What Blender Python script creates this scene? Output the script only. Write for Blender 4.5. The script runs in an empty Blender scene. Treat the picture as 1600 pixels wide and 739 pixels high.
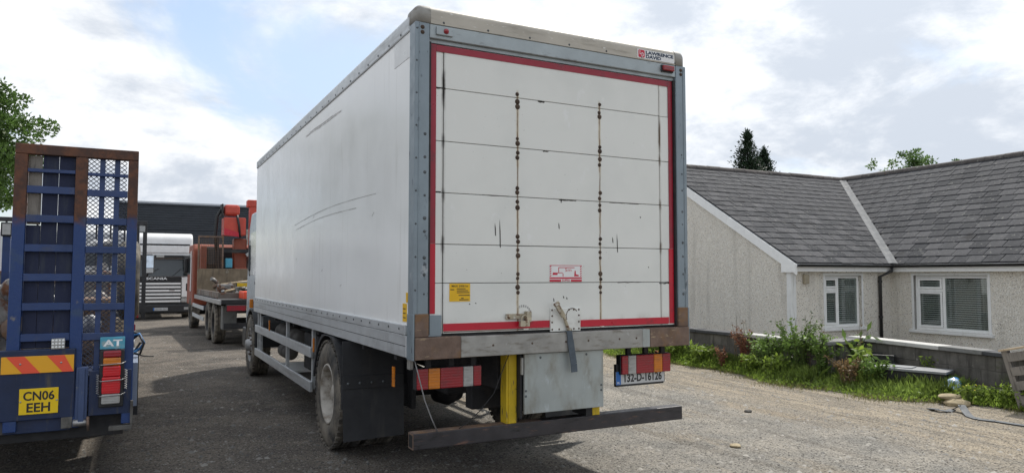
import bpy, bmesh, math, random
import numpy as np
from mathutils import Matrix, Vector
random.seed(7); rng = np.random.default_rng(11)
R = math.radians
SC = bpy.context.scene; COL = SC.collection

# ------------------------------------------------------------------ camera
cd = bpy.data.cameras.new('camera'); cam = bpy.data.objects.new('camera', cd); COL.objects.link(cam)
cam.location = (-1.7224, -4.825, 1.7017)
cam.rotation_euler = (R(90 + 3.12), 0, R(-27.436))
cd.sensor_fit = 'HORIZONTAL'; cd.sensor_width = 36.0; cd.lens = 36.0 * 1124 / 1600
cd.clip_start = 0.05; cd.clip_end = 3000
SC.camera = cam

# ------------------------------------------------------------------ light
SUN = Vector((0.58, 0.39, 1.0)).normalized()
SUN_EL = math.asin(SUN.z); SUN_AZ = math.atan2(SUN.x, SUN.y)
sl = bpy.data.lights.new('sun', 'SUN'); sl.energy = 2.6; sl.angle = R(2.0); sl.color = (1.0, 0.95, 0.87)
so = bpy.data.objects.new('sun', sl); COL.objects.link(so)
so.rotation_euler = (-SUN).to_track_quat('-Z', 'Y').to_euler()

W = bpy.data.worlds.new('World'); SC.world = W; W.use_nodes = True
def build_world():
    nt = W.node_tree; n = nt.nodes; l = nt.links; n.clear()
    out = n.new('ShaderNodeOutputWorld'); bg = n.new('ShaderNodeBackground'); bg.inputs['Strength'].default_value = 0.12
    sky = n.new('ShaderNodeTexSky'); sky.sky_type = 'NISHITA'; sky.sun_disc = False
    sky.sun_elevation = SUN_EL; sky.sun_rotation = SUN_AZ; sky.air_density = 1.0; sky.dust_density = 1.5
    tc = n.new('ShaderNodeTexCoord'); sep = n.new('ShaderNodeSeparateXYZ'); l.new(tc.outputs['Generated'], sep.inputs[0])
    def m(op, a, b=0.0, c=None):
        x = n.new('ShaderNodeMath'); x.operation = op
        for i, v in enumerate((a, b) if c is None else (a, b, c)):
            if hasattr(v, 'links'): l.new(v, x.inputs[i])
            else: x.inputs[i].default_value = v
        return x.outputs[0]
    zz = m('ADD', m('MAXIMUM', sep.outputs['Z'], 0.0), 0.42)
    px = m('DIVIDE', sep.outputs['X'], zz); py = m('DIVIDE', sep.outputs['Y'], zz)
    cb = n.new('ShaderNodeCombineXYZ'); l.new(px, cb.inputs[0]); l.new(py, cb.inputs[1]); l.new(m('MULTIPLY', sep.outputs['Z'], 1.6), cb.inputs[2])
    def noise(scale, det, rough, off, dist=0.0):
        mp = n.new('ShaderNodeMapping'); l.new(cb.outputs[0], mp.inputs[0]); mp.inputs['Location'].default_value = off
        t = n.new('ShaderNodeTexNoise'); l.new(mp.outputs[0], t.inputs['Vector'])
        t.inputs['Scale'].default_value = scale; t.inputs['Detail'].default_value = det; t.inputs['Roughness'].default_value = rough; t.inputs['Distortion'].default_value = dist
        return t.outputs['Fac']
    def ramp(v, lo, hi):
        r = n.new('ShaderNodeMapRange'); r.interpolation_type = 'SMOOTHSTEP'; l.new(v, r.inputs[0]); r.inputs[1].default_value = lo; r.inputs[2].default_value = hi
        return r.outputs[0]
    big = noise(1.75, 10, 0.57, (3.1, 1.7, 0.4), 0.3); fine = noise(2.9, 11, 0.62, (7.3, 2.2, 5.0), 0.15); vee = noise(0.7, 4, 0.5, (1.0, 9.0, 2.0))
    cover = ramp(big, 0.33, 0.47)
    shade = ramp(fine, 0.40, 0.62)                      # grey cloud bases against bright tops
    def mix(f, a, b):
        x = n.new('ShaderNodeMix'); x.data_type = 'RGBA'
        if hasattr(f, 'links'): l.new(f, x.inputs[0])
        else: x.inputs[0].default_value = f
        for s, v in ((6, a), (7, b)):
            if hasattr(v, 'links'): l.new(v, x.inputs[s])
            else: x.inputs[s].default_value = v
        return x.outputs[2]
    K = 1 / 0.12
    grey = (0.43 * K, 0.47 * K, 0.53 * K, 1); white = (0.70 * K, 0.715 * K, 0.735 * K, 1); thin = (0.42 * K, 0.52 * K, 0.66 * K, 1)
    cloud = mix(shade, grey, white)
    veil = mix(ramp(vee, 0.30, 0.5), sky.outputs[0], thin)   # thin high cloud over the blue
    veil = mix(0.80, sky.outputs[0], veil)
    col = mix(cover, veil, cloud)
    # bright forward scattering in the cloud round the hidden sun
    dv = n.new('ShaderNodeVectorMath'); dv.operation = 'DOT_PRODUCT'; l.new(tc.outputs['Generated'], dv.inputs[0]); dv.inputs[1].default_value = SUN
    glow = m('MULTIPLY', m('POWER', m('MAXIMUM', dv.outputs['Value'], 0.0), 6.0), 0.45)
    vm = n.new('ShaderNodeVectorMath'); vm.operation = 'SCALE'; l.new(col, vm.inputs[0]); l.new(m('ADD', glow, 1.0), vm.inputs['Scale'])
    l.new(vm.outputs[0], bg.inputs['Color']); l.new(bg.outputs[0], out.inputs[0])
build_world()
SC.view_settings.view_transform = 'Standard'; SC.view_settings.look = 'None'; SC.view_settings.gamma = 1.0
SC.view_settings.exposure = 0.6; SC.view_settings.use_curve_mapping = False
SC.cycles.max_bounces = 6; SC.cycles.transparent_max_bounces = 8; SC.cycles.use_denoising = True

# ------------------------------------------------------------------ materials
class NT:
    def __init__(s, name):
        s.m = bpy.data.materials.new(name); s.m.use_nodes = True; s.t = s.m.node_tree; s.n = s.t.nodes; s.l = s.t.links
        s.b = s.n['Principled BSDF']; s.tc = s.n.new('ShaderNodeTexCoord').outputs
    def put(s, sock, v):
        if hasattr(v, 'links'): s.l.new(v, sock)
        else: sock.default_value = v
    def math(s, op, a, b=0.0, clamp=False):
        x = s.n.new('ShaderNodeMath'); x.operation = op; x.use_clamp = clamp; s.put(x.inputs[0], a); s.put(x.inputs[1], b); return x.outputs[0]
    def noise(s, scale, det=5, rough=0.55, vec=None, stretch=None, dist=0.0, out='Fac'):
        vec = vec if vec is not None else s.tc['Object']
        if stretch:
            mp = s.n.new('ShaderNodeMapping'); s.l.new(vec, mp.inputs[0]); mp.inputs['Scale'].default_value = stretch; vec = mp.outputs[0]
        t = s.n.new('ShaderNodeTexNoise'); s.l.new(vec, t.inputs['Vector'])
        t.inputs['Scale'].default_value = scale; t.inputs['Detail'].default_value = det; t.inputs['Roughness'].default_value = rough; t.inputs['Distortion'].default_value = dist
        return t.outputs[out]
    def voro(s, scale, feat='F1', out='Distance', vec=None):
        t = s.n.new('ShaderNodeTexVoronoi'); t.feature = feat; s.l.new(vec if vec is not None else s.tc['Object'], t.inputs['Vector']); t.inputs['Scale'].default_value = scale
        return t.outputs[out]
    def rng(s, v, a, b, c=0.0, d=1.0, smooth=True):
        r = s.n.new('ShaderNodeMapRange'); r.interpolation_type = 'SMOOTHSTEP' if smooth else 'LINEAR'; s.put(r.inputs[0], v)
        for i, q in enumerate((a, b, c, d)): r.inputs[i + 1].default_value = q
        return r.outputs[0]
    def mix(s, f, a, b, mode='MIX'):
        x = s.n.new('ShaderNodeMix'); x.data_type = 'RGBA'; x.blend_type = mode; s.put(x.inputs[0], f)
        for i, v in ((6, a), (7, b)): s.put(x.inputs[i], v if hasattr(v, 'links') else (*v[:3], 1))
        return x.outputs[2]
    def scale(s, col, f):
        x = s.n.new('ShaderNodeVectorMath'); x.operation = 'SCALE'
        if hasattr(col, 'links'): s.l.new(col, x.inputs[0])
        else: x.inputs[0].default_value = col[:3]
        s.put(x.inputs['Scale'], f); return x.outputs[0]
    def sep(s, v):
        x = s.n.new('ShaderNodeSeparateXYZ'); s.l.new(v, x.inputs[0]); return x.outputs
    def bump(s, h, strength=0.5, dist=0.01):
        b = s.n.new('ShaderNodeBump'); s.l.new(h, b.inputs['Height']); b.inputs['Strength'].default_value = strength; b.inputs['Distance'].default_value = dist
        s.l.new(b.outputs[0], s.b.inputs['Normal'])
    def rand(s): return s.n.new('ShaderNodeObjectInfo').outputs['Random']
    def base(s, c, rough=0.6, metal=0.0, coat=0.0, spec=0.5):
        s.put(s.b.inputs['Base Color'], c if hasattr(c, 'links') else (*c[:3], 1)); s.put(s.b.inputs['Roughness'], rough); s.put(s.b.inputs['Metallic'], metal)
        s.b.inputs['Coat Weight'].default_value = coat; s.b.inputs['Coat Roughness'].default_value = 0.08; s.b.inputs['Specular IOR Level'].default_value = spec
        return s.m
MATS = {}
def mat(name, col, rough=0.6, metal=0.0, var=0.15, vs=4.0, stains=(), bump=0.0, bs=60.0, coat=0.0, rnd=0.0, spec=0.5):
    """one weathered surface: tone noise, stains [(colour, scale, lo, hi, stretch)], roughness noise, fine bump"""
    s = NT(name); v = s.rng(s.noise(vs, 6), 0.25, 0.75, 1 - var, 1 + var, False)
    if rnd: v = s.math('MULTIPLY', v, s.rng(s.rand(), 0, 1, 1 - rnd, 1 + rnd, False))
    c = s.scale(col, v)
    for (sc_, scale, lo, hi, st) in stains:
        c = s.mix(s.rng(s.noise(scale, 7, 0.62, stretch=st), lo, hi), c, sc_)
    r = s.rng(s.noise(vs * 2.7, 5), 0.3, 0.7, max(rough - 0.1, 0.02), min(rough + 0.12, 1), False)
    if bump: s.bump(s.noise(bs, 5, 0.6), bump)
    MATS[name] = s.base(c, r, metal, coat, spec); return s.m
RUST = (0.13, 0.055, 0.028); DIRT = (0.10, 0.085, 0.065); GRIME = (0.035, 0.033, 0.03)
V3 = (3, 3, 0.35)
mat('white_paint', (0.72, 0.73, 0.72), 0.35, var=0.06, stains=[((0.45, 0.42, 0.36), 2.0, 0.58, 0.8, V3)])
mat('cream_cap', (0.46, 0.425, 0.36), 0.45, var=0.12, stains=[((0.30, 0.27, 0.22), 3, 0.5, 0.75, (1, 6, 6)), ((0.75, 0.74, 0.7), 6, 0.6, 0.7, (2, 8, 8))])
mat('post_blue', (0.23, 0.275, 0.305), 0.42, 0.25, var=0.12, stains=[((0.07, 0.085, 0.10), 9, 0.60, 0.68, (2, 2, 0.8)), ((0.38, 0.41, 0.43), 5, 0.62, 0.72, None)], bump=0.08)
mat('header_grey', (0.36, 0.40, 0.41), 0.45, 0.3, var=0.15, stains=[((0.15, 0.15, 0.15), 5, 0.58, 0.75, (1, 3, 3))], bump=0.05)
mat('aluminium', (0.56, 0.58, 0.59), 0.45, 0.5, var=0.08, stains=[((0.36, 0.365, 0.36), 2, 0.5, 0.78, (4, 0.4, 6))], bump=0.06, bs=40)
mat('galvanised', (0.33, 0.32, 0.295), 0.6, 0.2, var=0.25, vs=6, stains=[((0.20, 0.18, 0.15), 4, 0.5, 0.7, (1.5, 3, 5)), ((0.5, 0.5, 0.49), 9, 0.62, 0.74, None)], bump=0.12)
mat('lift_steel', (0.37, 0.40, 0.39), 0.5, 0.35, var=0.16, vs=3, stains=[((0.25, 0.24, 0.20), 2.5, 0.45, 0.7, (2, 2, 0.8)), ((0.50, 0.55, 0.57), 5, 0.58, 0.75, (3, 3, 1.2))], bump=0.05)
mat('rust', (0.165, 0.112, 0.085), 0.85, var=0.35, vs=9, stains=[((0.20, 0.115, 0.06), 6, 0.48, 0.66, None), ((0.05, 0.04, 0.035), 5, 0.58, 0.72, None), ((0.36, 0.27, 0.17), 9, 0.60, 0.70, (1.2, 3, 4))], bump=0.4, bs=50)
mat('rivet_rust', (0.07, 0.045, 0.03), 0.8, var=0.3, vs=30, rnd=0.3)
mat('rivet_dark', (0.09, 0.10, 0.105), 0.5, 0.4, var=0.2, rnd=0.3)
mat('black_steel', (0.028, 0.027, 0.028), 0.42, var=0.3, vs=8, stains=[((0.10, 0.07, 0.055), 7, 0.6, 0.72, (3, 1, 4))], bump=0.1)
mat('bar_steel', (0.042, 0.039, 0.043), 0.40, 0.2, var=0.3, vs=8, stains=[((0.16, 0.09, 0.065), 6, 0.56, 0.70, (1.2, 4, 5)), ((0.02, 0.02, 0.02), 9, 0.55, 0.7, (1, 4, 4))], bump=0.12)
mat('chassis', (0.022, 0.022, 0.024), 0.75, var=0.3, vs=6, stains=[((0.06, 0.052, 0.045), 4, 0.5, 0.75, None)], bump=0.1)
mat('rubber', (0.030, 0.030, 0.030), 0.8, var=0.25, vs=7, stains=[((0.20, 0.175, 0.14), 4, 0.34, 0.66, None)], bump=0.15, bs=90)
mat('rubber_flap', (0.022, 0.023, 0.026), 0.6, var=0.2, vs=4, stains=[((0.06, 0.055, 0.05), 3, 0.5, 0.8, V3)], bump=0.05)
mat('rim_white', (0.48, 0.45, 0.40), 0.65, var=0.2, vs=6, stains=[((0.20, 0.165, 0.125), 5, 0.45, 0.68, None), (RUST, 14, 0.62, 0.7, None)], bump=0.1)
mat('rim_steel', (0.36, 0.36, 0.36), 0.5, 0.3, var=0.2, stains=[(DIRT, 5, 0.5, 0.7, None)])
mat('tank_dirty', (0.13, 0.125, 0.115), 0.7, var=0.3, vs=5, stains=[((0.05, 0.045, 0.04), 4, 0.45, 0.65, None)]); mat('yellow_paint', (0.58, 0.40, 0.012), 0.55, var=0.15, vs=6, stains=[((0.12, 0.09, 0.04), 9, 0.56, 0.70, (4, 4, 0.9)), ((0.06, 0.05, 0.04), 22, 0.66, 0.72, None)], bump=0.1)
mat('tape_red', (0.50, 0.010, 0.030), 0.35, var=0.12, vs=3, stains=[((0.25, 0.02, 0.03), 6, 0.55, 0.7, None)])
mat('tape_red_old', (0.30, 0.012, 0.030), 0.35, var=0.15, vs=3, stains=[((0.16, 0.02, 0.03), 6, 0.5, 0.7, None)])
mat('sticker_yellow', (0.78, 0.46, 0.01), 0.5, var=0.06)
mat('sticker_white', (0.78, 0.78, 0.77), 0.45, var=0.05)
mat('print_red', (0.55, 0.02, 0.05), 0.5, var=0.05)
mat('print_black', (0.02, 0.02, 0.022), 0.5, var=0.1)
mat('print_dark_blue', (0.03, 0.05, 0.09), 0.5, var=0.1)
mat('print_white', (0.85, 0.86, 0.86), 0.45, var=0.04)
mat('plate_yellow', (0.85, 0.58, 0.01), 0.35, var=0.06, vs=9, stains=[((0.45, 0.33, 0.05), 12, 0.64, 0.74, None)])
mat('plate_white', (0.52, 0.53, 0.53), 0.35, var=0.07, vs=9, stains=[((0.34, 0.33, 0.30), 10, 0.55, 0.72, None)])
mat('plate_blue', (0.02, 0.13, 0.42), 0.4, var=0.1)
mat('sky_blue_board', (0.08, 0.36, 0.50), 0.5, var=0.12, vs=12, stains=[((0.30, 0.40, 0.40), 9, 0.56, 0.7, None)])
def lens(name, col, em=0.0):
    s = NT(name); w = s.n.new('ShaderNodeTexWave'); w.bands_direction = 'Z'; s.l.new(s.tc['Object'], w.inputs['Vector']); w.inputs['Scale'].default_value = 16
    s.bump(w.outputs['Fac'], 0.2, 0.003); c = s.mix(s.rng(s.noise(9, 6, stretch=(1, 1, 4)), 0.45, 0.75), col, tuple(v * 0.55 + 0.02 for v in col))
    MATS[name] = s.base(c, 0.22, coat=0.3)
lens('lens_red', (0.30, 0.014, 0.024)); lens('lens_amber', (0.62, 0.19, 0.01)); lens('lens_clear', (0.40, 0.40, 0.385)); lens('lens_bright_red', (0.62, 0.012, 0.02))
mat('steel_plain', (0.40, 0.40, 0.40), 0.4, 0.8, var=0.15)
mat('latch_brass', (0.45, 0.40, 0.30), 0.5, 0.5, var=0.35, vs=25, stains=[(RUST, 20, 0.5, 0.65, None), ((0.55, 0.53, 0.47), 14, 0.55, 0.65, None)], bump=0.2)
mat('webbing', (0.085, 0.105, 0.125), 0.8, var=0.2, vs=20, bump=0.3, bs=300)
mat('wire_grey', (0.30, 0.30, 0.30), 0.5, 0.3)
mat('cab_silver', (0.30, 0.36, 0.42), 0.35, 0.35, var=0.08, coat=0.3)
mat('cab_white', (0.78, 0.78, 0.77), 0.35, var=0.06, stains=[((0.5, 0.47, 0.42), 2.5, 0.58, 0.8, V3)], coat=0.2)
mat('cab_orange', (0.27, 0.062, 0.03), 0.5, var=0.18, stains=[((0.22, 0.06, 0.03), 3, 0.52, 0.72, V3)])
mat('crane_red', (0.52, 0.065, 0.04), 0.5, var=0.15, stains=[((0.34, 0.08, 0.06), 3, 0.55, 0.72, None)])
mat('dark_plastic', (0.022, 0.023, 0.025), 0.5, var=0.2)
mat('grille_dark', (0.012, 0.012, 0.013), 0.6, var=0.1)
mat('mirror_glass', (0.55, 0.60, 0.66), 0.05, 1.0, var=0.02)
mat('timber_grey', (0.22, 0.20, 0.175), 0.85, var=0.3, vs=5, stains=[((0.09, 0.08, 0.07), 4, 0.5, 0.7, (12, 12, 0.8))], bump=0.3)
mat('board_brown', (0.20, 0.155, 0.105), 0.9, var=0.3, vs=4, stains=[((0.10, 0.08, 0.06), 3, 0.48, 0.68, V3), ((0.30, 0.27, 0.22), 6, 0.6, 0.7, None)], bump=0.3); mat('timber_pale', (0.42, 0.33, 0.22), 0.85, var=0.25, vs=5, rnd=0.25, stains=[((0.20, 0.15, 0.10), 6, 0.55, 0.7, (9, 1, 9))], bump=0.25)
mat('bed_dirty', (0.17, 0.15, 0.13), 0.8, var=0.35, vs=5, rnd=0.2, stains=[(RUST, 4, 0.48, 0.62, None), ((0.3, 0.29, 0.27), 6, 0.6, 0.7, None)], bump=0.3); mat('navy_board', (0.010, 0.018, 0.06), 0.7, var=0.35, vs=6, stains=[((0.03, 0.04, 0.075), 5, 0.5, 0.75, V3)], bump=0.15)
mat('navy_paint', (0.006, 0.031, 0.125), 0.42, var=0.25, vs=5, stains=[((0.03, 0.042, 0.09), 7, 0.55, 0.75, None), ((0.16, 0.15, 0.15), 6, 0.68, 0.74, None)], bump=0.08, coat=0.15)
mat('navy_dull', (0.009, 0.022, 0.068), 0.5, var=0.3, vs=5, stains=[((0.07, 0.065, 0.06), 5, 0.55, 0.72, V3), (RUST, 6, 0.66, 0.74, None)], bump=0.1)
mat('steel_blue_dull', (0.055, 0.085, 0.18), 0.5, 0.2, var=0.25, stains=[((0.18, 0.19, 0.2), 7, 0.6, 0.7, None)])
mat('galv_rail', (0.24, 0.28, 0.36), 0.45, 0.4, var=0.2)
mat('mesh_steel', (0.030, 0.036, 0.06), 0.6, var=0.3)
mat('chevron_red', (0.85, 0.10, 0.045), 0.4, var=0.05)
mat('chevron_yellow', (0.85, 0.42, 0.02), 0.4, var=0.05)
mat('hose_blue', (0.02, 0.16, 0.40), 0.4); mat('hose_black', (0.015, 0.015, 0.016), 0.5)
mat('scrap_metal', (0.22, 0.21, 0.20), 0.5, 0.5, var=0.5, vs=14, stains=[(RUST, 9, 0.48, 0.62, None)], bump=0.4)
mat('clad_dark', (0.040, 0.048, 0.060), 0.45, 0.2, var=0.12, vs=1.2, stains=[((0.10, 0.11, 0.12), 1.2, 0.64, 0.75, (0.4, 1, 12))])
mat('upvc', (0.80, 0.81, 0.80), 0.3, var=0.04, vs=3)
mat('quoin_white', (0.70, 0.71, 0.70), 0.55, var=0.08, stains=[((0.42, 0.42, 0.38), 3, 0.55, 0.75, V3)])
mat('gutter_black', (0.014, 0.014, 0.015), 0.35, var=0.1)
mat('blind', (0.55, 0.54, 0.52), 0.6, var=0.05); mat('curtain', (0.40, 0.38, 0.35), 0.9, var=0.2)
mat('room_dark', (0.05, 0.045, 0.04), 0.9)
mat('ridge_tile', (0.10, 0.088, 0.082), 0.85, var=0.3, vs=7, rnd=0.2, stains=[((0.20, 0.20, 0.17), 9, 0.58, 0.66, None), ((0.24, 0.11, 0.03), 8, 0.68, 0.73, None)], bump=0.3)
mat('lead', (0.15, 0.155, 0.16), 0.8, 0.0, var=0.18, vs=3, stains=[((0.20, 0.20, 0.195), 4, 0.55, 0.7, None)])
mat('box_tan', (0.34, 0.30, 0.22), 0.6, var=0.2)
mat('block', (0.105, 0.098, 0.088), 0.92, var=0.35, vs=7, rnd=0.16, stains=[((0.26, 0.25, 0.22), 16, 0.64, 0.70, None), ((0.055, 0.05, 0.045), 4, 0.5, 0.7, V3), ((0.07, 0.08, 0.04), 3, 0.62, 0.75, None)], bump=0.6, bs=70)
mat('mortar', (0.095, 0.088, 0.08), 0.95, var=0.2, bump=0.3)
mat('coping_dark', (0.055, 0.057, 0.062), 0.8, var=0.3, vs=5, rnd=0.2, stains=[((0.19, 0.19, 0.18), 7, 0.6, 0.7, None)], bump=0.3)
mat('coping_grey', (0.17, 0.17, 0.165), 0.8, var=0.2, vs=5, stains=[((0.14, 0.14, 0.13), 5, 0.55, 0.7, None)], bump=0.25)
mat('coping_white', (0.46, 0.455, 0.43), 0.7, var=0.1, vs=4, stains=[((0.45, 0.43, 0.38), 6, 0.6, 0.75, None)], bump=0.2)
mat('stone_tan', (0.33, 0.27, 0.17), 0.9, var=0.3, vs=6, rnd=0.2, bump=0.5, bs=30)
mat('lid_grey', (0.21, 0.22, 0.23), 0.5, var=0.12); mat('bag_blue', (0.04, 0.22, 0.55), 0.3, var=0.2); mat('bag_pale', (0.45, 0.58, 0.70), 0.3, var=0.2)
mat('strap_grey', (0.085, 0.095, 0.105), 0.7, var=0.25)
mat('bark', (0.10, 0.08, 0.06), 0.9, var=0.3, bump=0.5)
mat('stem_red', (0.16, 0.05, 0.035), 0.8); mat('stem_green', (0.09, 0.13, 0.03), 0.8); mat('stem_dry', (0.17, 0.13, 0.08), 0.9)
def leaf(name, col, var=0.5, trans=0.35):
    s = NT(name); v = s.rng(s.noise(1.7, 3), 0.3, 0.7, 1 - var, 1 + var, False)
    at = s.n.new('ShaderNodeAttribute'); at.attribute_name = 'tone'
    c = s.scale(col, s.math('MULTIPLY', v, s.rng(at.outputs['Fac'], 0, 1, 0.55, 1.45, False)))
    m = s.base(c, 0.5, spec=0.35); t = s.n.new('ShaderNodeBsdfTranslucent'); s.l.new(s.scale(c, 1.3), t.inputs['Color'])
    x = s.n.new('ShaderNodeMixShader'); x.inputs[0].default_value = trans; s.l.new(s.b.outputs[0], x.inputs[1]); s.l.new(t.outputs[0], x.inputs[2])
    s.l.new(x.outputs[0], s.n['Material Output'].inputs['Surface']); MATS[name] = m
leaf('leaf_tree', (0.085, 0.15, 0.035)); leaf('leaf_conifer', (0.020, 0.040, 0.020), 0.4, 0.15); leaf('leaf_far', (0.10, 0.17, 0.05))
leaf('leaf_grass', (0.155, 0.215, 0.046), 0.45); leaf('leaf_weed', (0.125, 0.20, 0.046), 0.4, 0.45); leaf('leaf_bright', (0.195, 0.275, 0.045), 0.35, 0.45); leaf('leaf_dark', (0.045, 0.095, 0.025), 0.4)
leaf('leaf_olive', (0.17, 0.165, 0.06), 0.4); leaf('leaf_red', (0.20, 0.10, 0.055), 0.4); leaf('leaf_dry', (0.20, 0.13, 0.06), 0.4); leaf('flower_yellow', (0.65, 0.50, 0.02), 0.2); leaf('flower_white', (0.7, 0.7, 0.62), 0.1)
def special():
    # gloss white GRP side of the body
    s = NT('side_white'); c = s.mix(s.rng(s.noise(1.1, 6, stretch=(1, 0.6, 1)), 0.45, 0.75), (0.86, 0.865, 0.85), (0.81, 0.815, 0.795))
    c = s.mix(s.math('MULTIPLY', s.rng(s.noise(7, 6, stretch=(1, 1.5, 0.12)), 0.56, 0.78), 0.45), c, (0.60, 0.59, 0.55))
    s.bump(s.noise(1.1, 3, stretch=(1, 1, 0.5)), 0.22, 0.02)
    MATS['side_white'] = s.base(c, s.rng(s.noise(2.5, 5), 0.3, 0.7, 0.16, 0.26, False), coat=0.0, spec=0.4)
    # roller door: white with rust runs under the bolt lines and black grime along the end seams
    s = NT('door_white'); P = s.sep(s.tc['Object']); x, z = P['X'], P['Z']
    c = s.mix(s.rng(s.noise(1.6, 6), 0.4, 0.75), (0.765, 0.765, 0.72), (0.69, 0.695, 0.655))
    c = s.mix(s.math('MULTIPLY', s.rng(s.noise(9, 7, 0.65, stretch=(1, 1, 0.6)), 0.60, 0.72), 0.55), c, (0.82, 0.82, 0.80))
    c = s.mix(s.math('MULTIPLY', s.rng(s.noise(60, 3, 0.5), 0.70, 0.76), s.rng(s.noise(3, 3), 0.5, 0.6)), c, (0.20, 0.19, 0.17))
    wob = s.math('MULTIPLY', s.math('SUBTRACT', s.noise(14, 3, stretch=(0.2, 1, 1)), 0.5), 0.012)
    for cx in (0.85, 1.61):
        d = s.math('ABSOLUTE', s.math('ADD', s.math('SUBTRACT', x, cx), wob))
        wide = s.math('MULTIPLY', s.rng(d, 0.004, 0.018, 1, 0), s.rng(z, 3.10, 3.15, 1, 0)); core0 = s.rng(z, 3.10, 3.13, 1, 0); core = s.math('MULTIPLY', core0, s.rng(d, 0.001, 0.008, 1, 0))
        vz = s.rng(s.noise(3.2, 4, 0.5, stretch=(0.05, 1, 1)), 0.28, 0.52)
        c = s.mix(s.math('MULTIPLY', s.math('MULTIPLY', wide, vz), 0.55), c, (0.46, 0.34, 0.15))
        c = s.mix(s.math('MULTIPLY', s.math('MULTIPLY', core, s.rng(s.noise(5, 4, stretch=(0.05, 1, 1)), 0.32, 0.50)), 0.95), c, (0.13, 0.06, 0.022))
    for cx in (0.235, 2.23):
        d = s.math('ABSOLUTE', s.math('ADD', s.math('SUBTRACT', x, cx), wob))
        zn = s.math('ADD', z, s.math('MULTIPLY', s.math('SUBTRACT', s.noise(9, 4, stretch=(0.1, 1, 1)), 0.5), 0.12)); near = s.rng(s.math('ABSOLUTE', s.math('SUBTRACT', zn, 3.07 if cx < 1 else 2.90)), 0.04, 0.22, 1, 0)
        for zc in (2.68, 2.30, 1.93): near = s.math('MAXIMUM', near, s.rng(s.math('ABSOLUTE', s.math('SUBTRACT', zn, zc)), 0.01, 0.10, 0.8, 0))
        g = s.math('MULTIPLY', s.rng(d, 0.002, 0.022, 1, 0), s.math('MAXIMUM', near, 0.25))
        c = s.mix(g, c, (0.05, 0.042, 0.035) if cx < 1 else (0.13, 0.08, 0.04))
    c = s.mix(s.math('MULTIPLY', s.rng(s.noise(4, 6, 0.6), 0.5, 0.7), s.rng(z, 1.30, 1.42, 0.7, 0.0)), c, (0.34, 0.31, 0.26))
    MATS['door_white'] = s.base(c, s.rng(s.noise(5, 5), 0.3, 0.7, 0.28, 0.5, False))
    # ramp frame: navy below, worn to rust above
    s = NT('ramp_frame'); z = s.sep(s.tc['Object'])['Z']
    f = s.rng(s.math('ADD', z, s.math('MULTIPLY', s.math('SUBTRACT', s.noise(5, 7, 0.6), 0.5), 0.35)), 2.06, 2.20)
    blue = s.mix(s.rng(s.noise(6, 6), 0.55, 0.72), (0.006, 0.036, 0.150), (0.024, 0.055, 0.13)); blue = s.mix(s.rng(s.noise(4, 6, 0.6), 0.63, 0.68), blue, (0.15, 0.145, 0.15))
    rust = s.mix(s.rng(s.noise(10, 7, 0.65), 0.4, 0.65), (0.075, 0.042, 0.032), (0.145, 0.062, 0.035))
    s.bump(s.noise(60, 5), 0.2); MATS['ramp_frame'] = s.base(s.mix(f, blue, rust), s.rng(f, 0, 1, 0.42, 0.85))
    s = NT('ramp_board'); z = s.sep(s.tc['Object'])['Z']
    nb = s.mix(s.rng(s.noise(6, 6, stretch=V3), 0.5, 0.75), (0.010, 0.016, 0.048), (0.03, 0.038, 0.06)); s.bump(s.noise(40, 5), 0.2)
    MATS['ramp_board'] = s.base(nb, 0.75)
    # pebble dash
    s = NT('pebbledash'); cid = s.voro(72, out='Color'); d = s.voro(72)
    tone = s.sep(cid)['X']; c = s.mix(tone, (0.88, 0.84, 0.75), (0.72, 0.67, 0.58)); c = s.mix(s.rng(tone, 0.90, 0.94), c, (0.28, 0.25, 0.21)); c = s.mix(s.rng(s.sep(cid)['Y'], 0.7, 0.8), c, (0.86, 0.84, 0.78))
    c = s.mix(s.math('MULTIPLY', s.rng(s.noise(1.2, 5, stretch=V3), 0.5, 0.75), 0.35), c, (0.33, 0.31, 0.27))
    s.bump(s.rng(d, 0.0, 0.7, 1, 0), 1.0, 0.012); MATS['pebbledash'] = s.base(c, 0.9)
    # slate
    s = NT('slate'); r = s.rand(); c = s.mix(r, (0.043, 0.045, 0.050), (0.092, 0.092, 0.097)); c = s.scale(c, s.rng(s.noise(5, 6, 0.6), 0.25, 0.75, 0.7, 1.3, False))
    c = s.mix(s.rng(s.noise(13, 6, 0.6, vec=s.n.new('ShaderNodeNewGeometry').outputs['Position']), 0.60, 0.66), c, (0.15, 0.15, 0.14))
    c = s.mix(s.rng(s.noise(2.2, 6, 0.6, vec=s.n.new('ShaderNodeNewGeometry').outputs['Position']), 0.58, 0.72), c, (0.038, 0.038, 0.04))
    s.bump(s.noise(22, 6, 0.6), 0.4); MATS['slate'] = s.base(c, 0.85, spec=0.12)
    # window glass
    s = NT('window_glass'); g = s.n.new('ShaderNodeBsdfGlossy'); g.inputs['Roughness'].default_value = 0.02; t = s.n.new('ShaderNodeBsdfTransparent'); t.inputs['Color'].default_value = (0.80, 0.84, 0.83, 1)
    fr = s.n.new('ShaderNodeLayerWeight'); x = s.n.new('ShaderNodeMixShader'); s.l.new(s.math('ADD', s.math('MULTIPLY', s.math('POWER', fr.outputs['Facing'], 4.0), 0.7), 0.09), x.inputs[0]); s.l.new(t.outputs[0], x.inputs[1]); s.l.new(g.outputs[0], x.inputs[2])
    s.l.new(x.outputs[0], s.n['Material Output'].inputs['Surface']); MATS['window_glass'] = s.m
    mat('dark_glass', (0.045, 0.055, 0.06), 0.06, var=0.1, coat=0.4)
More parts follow.
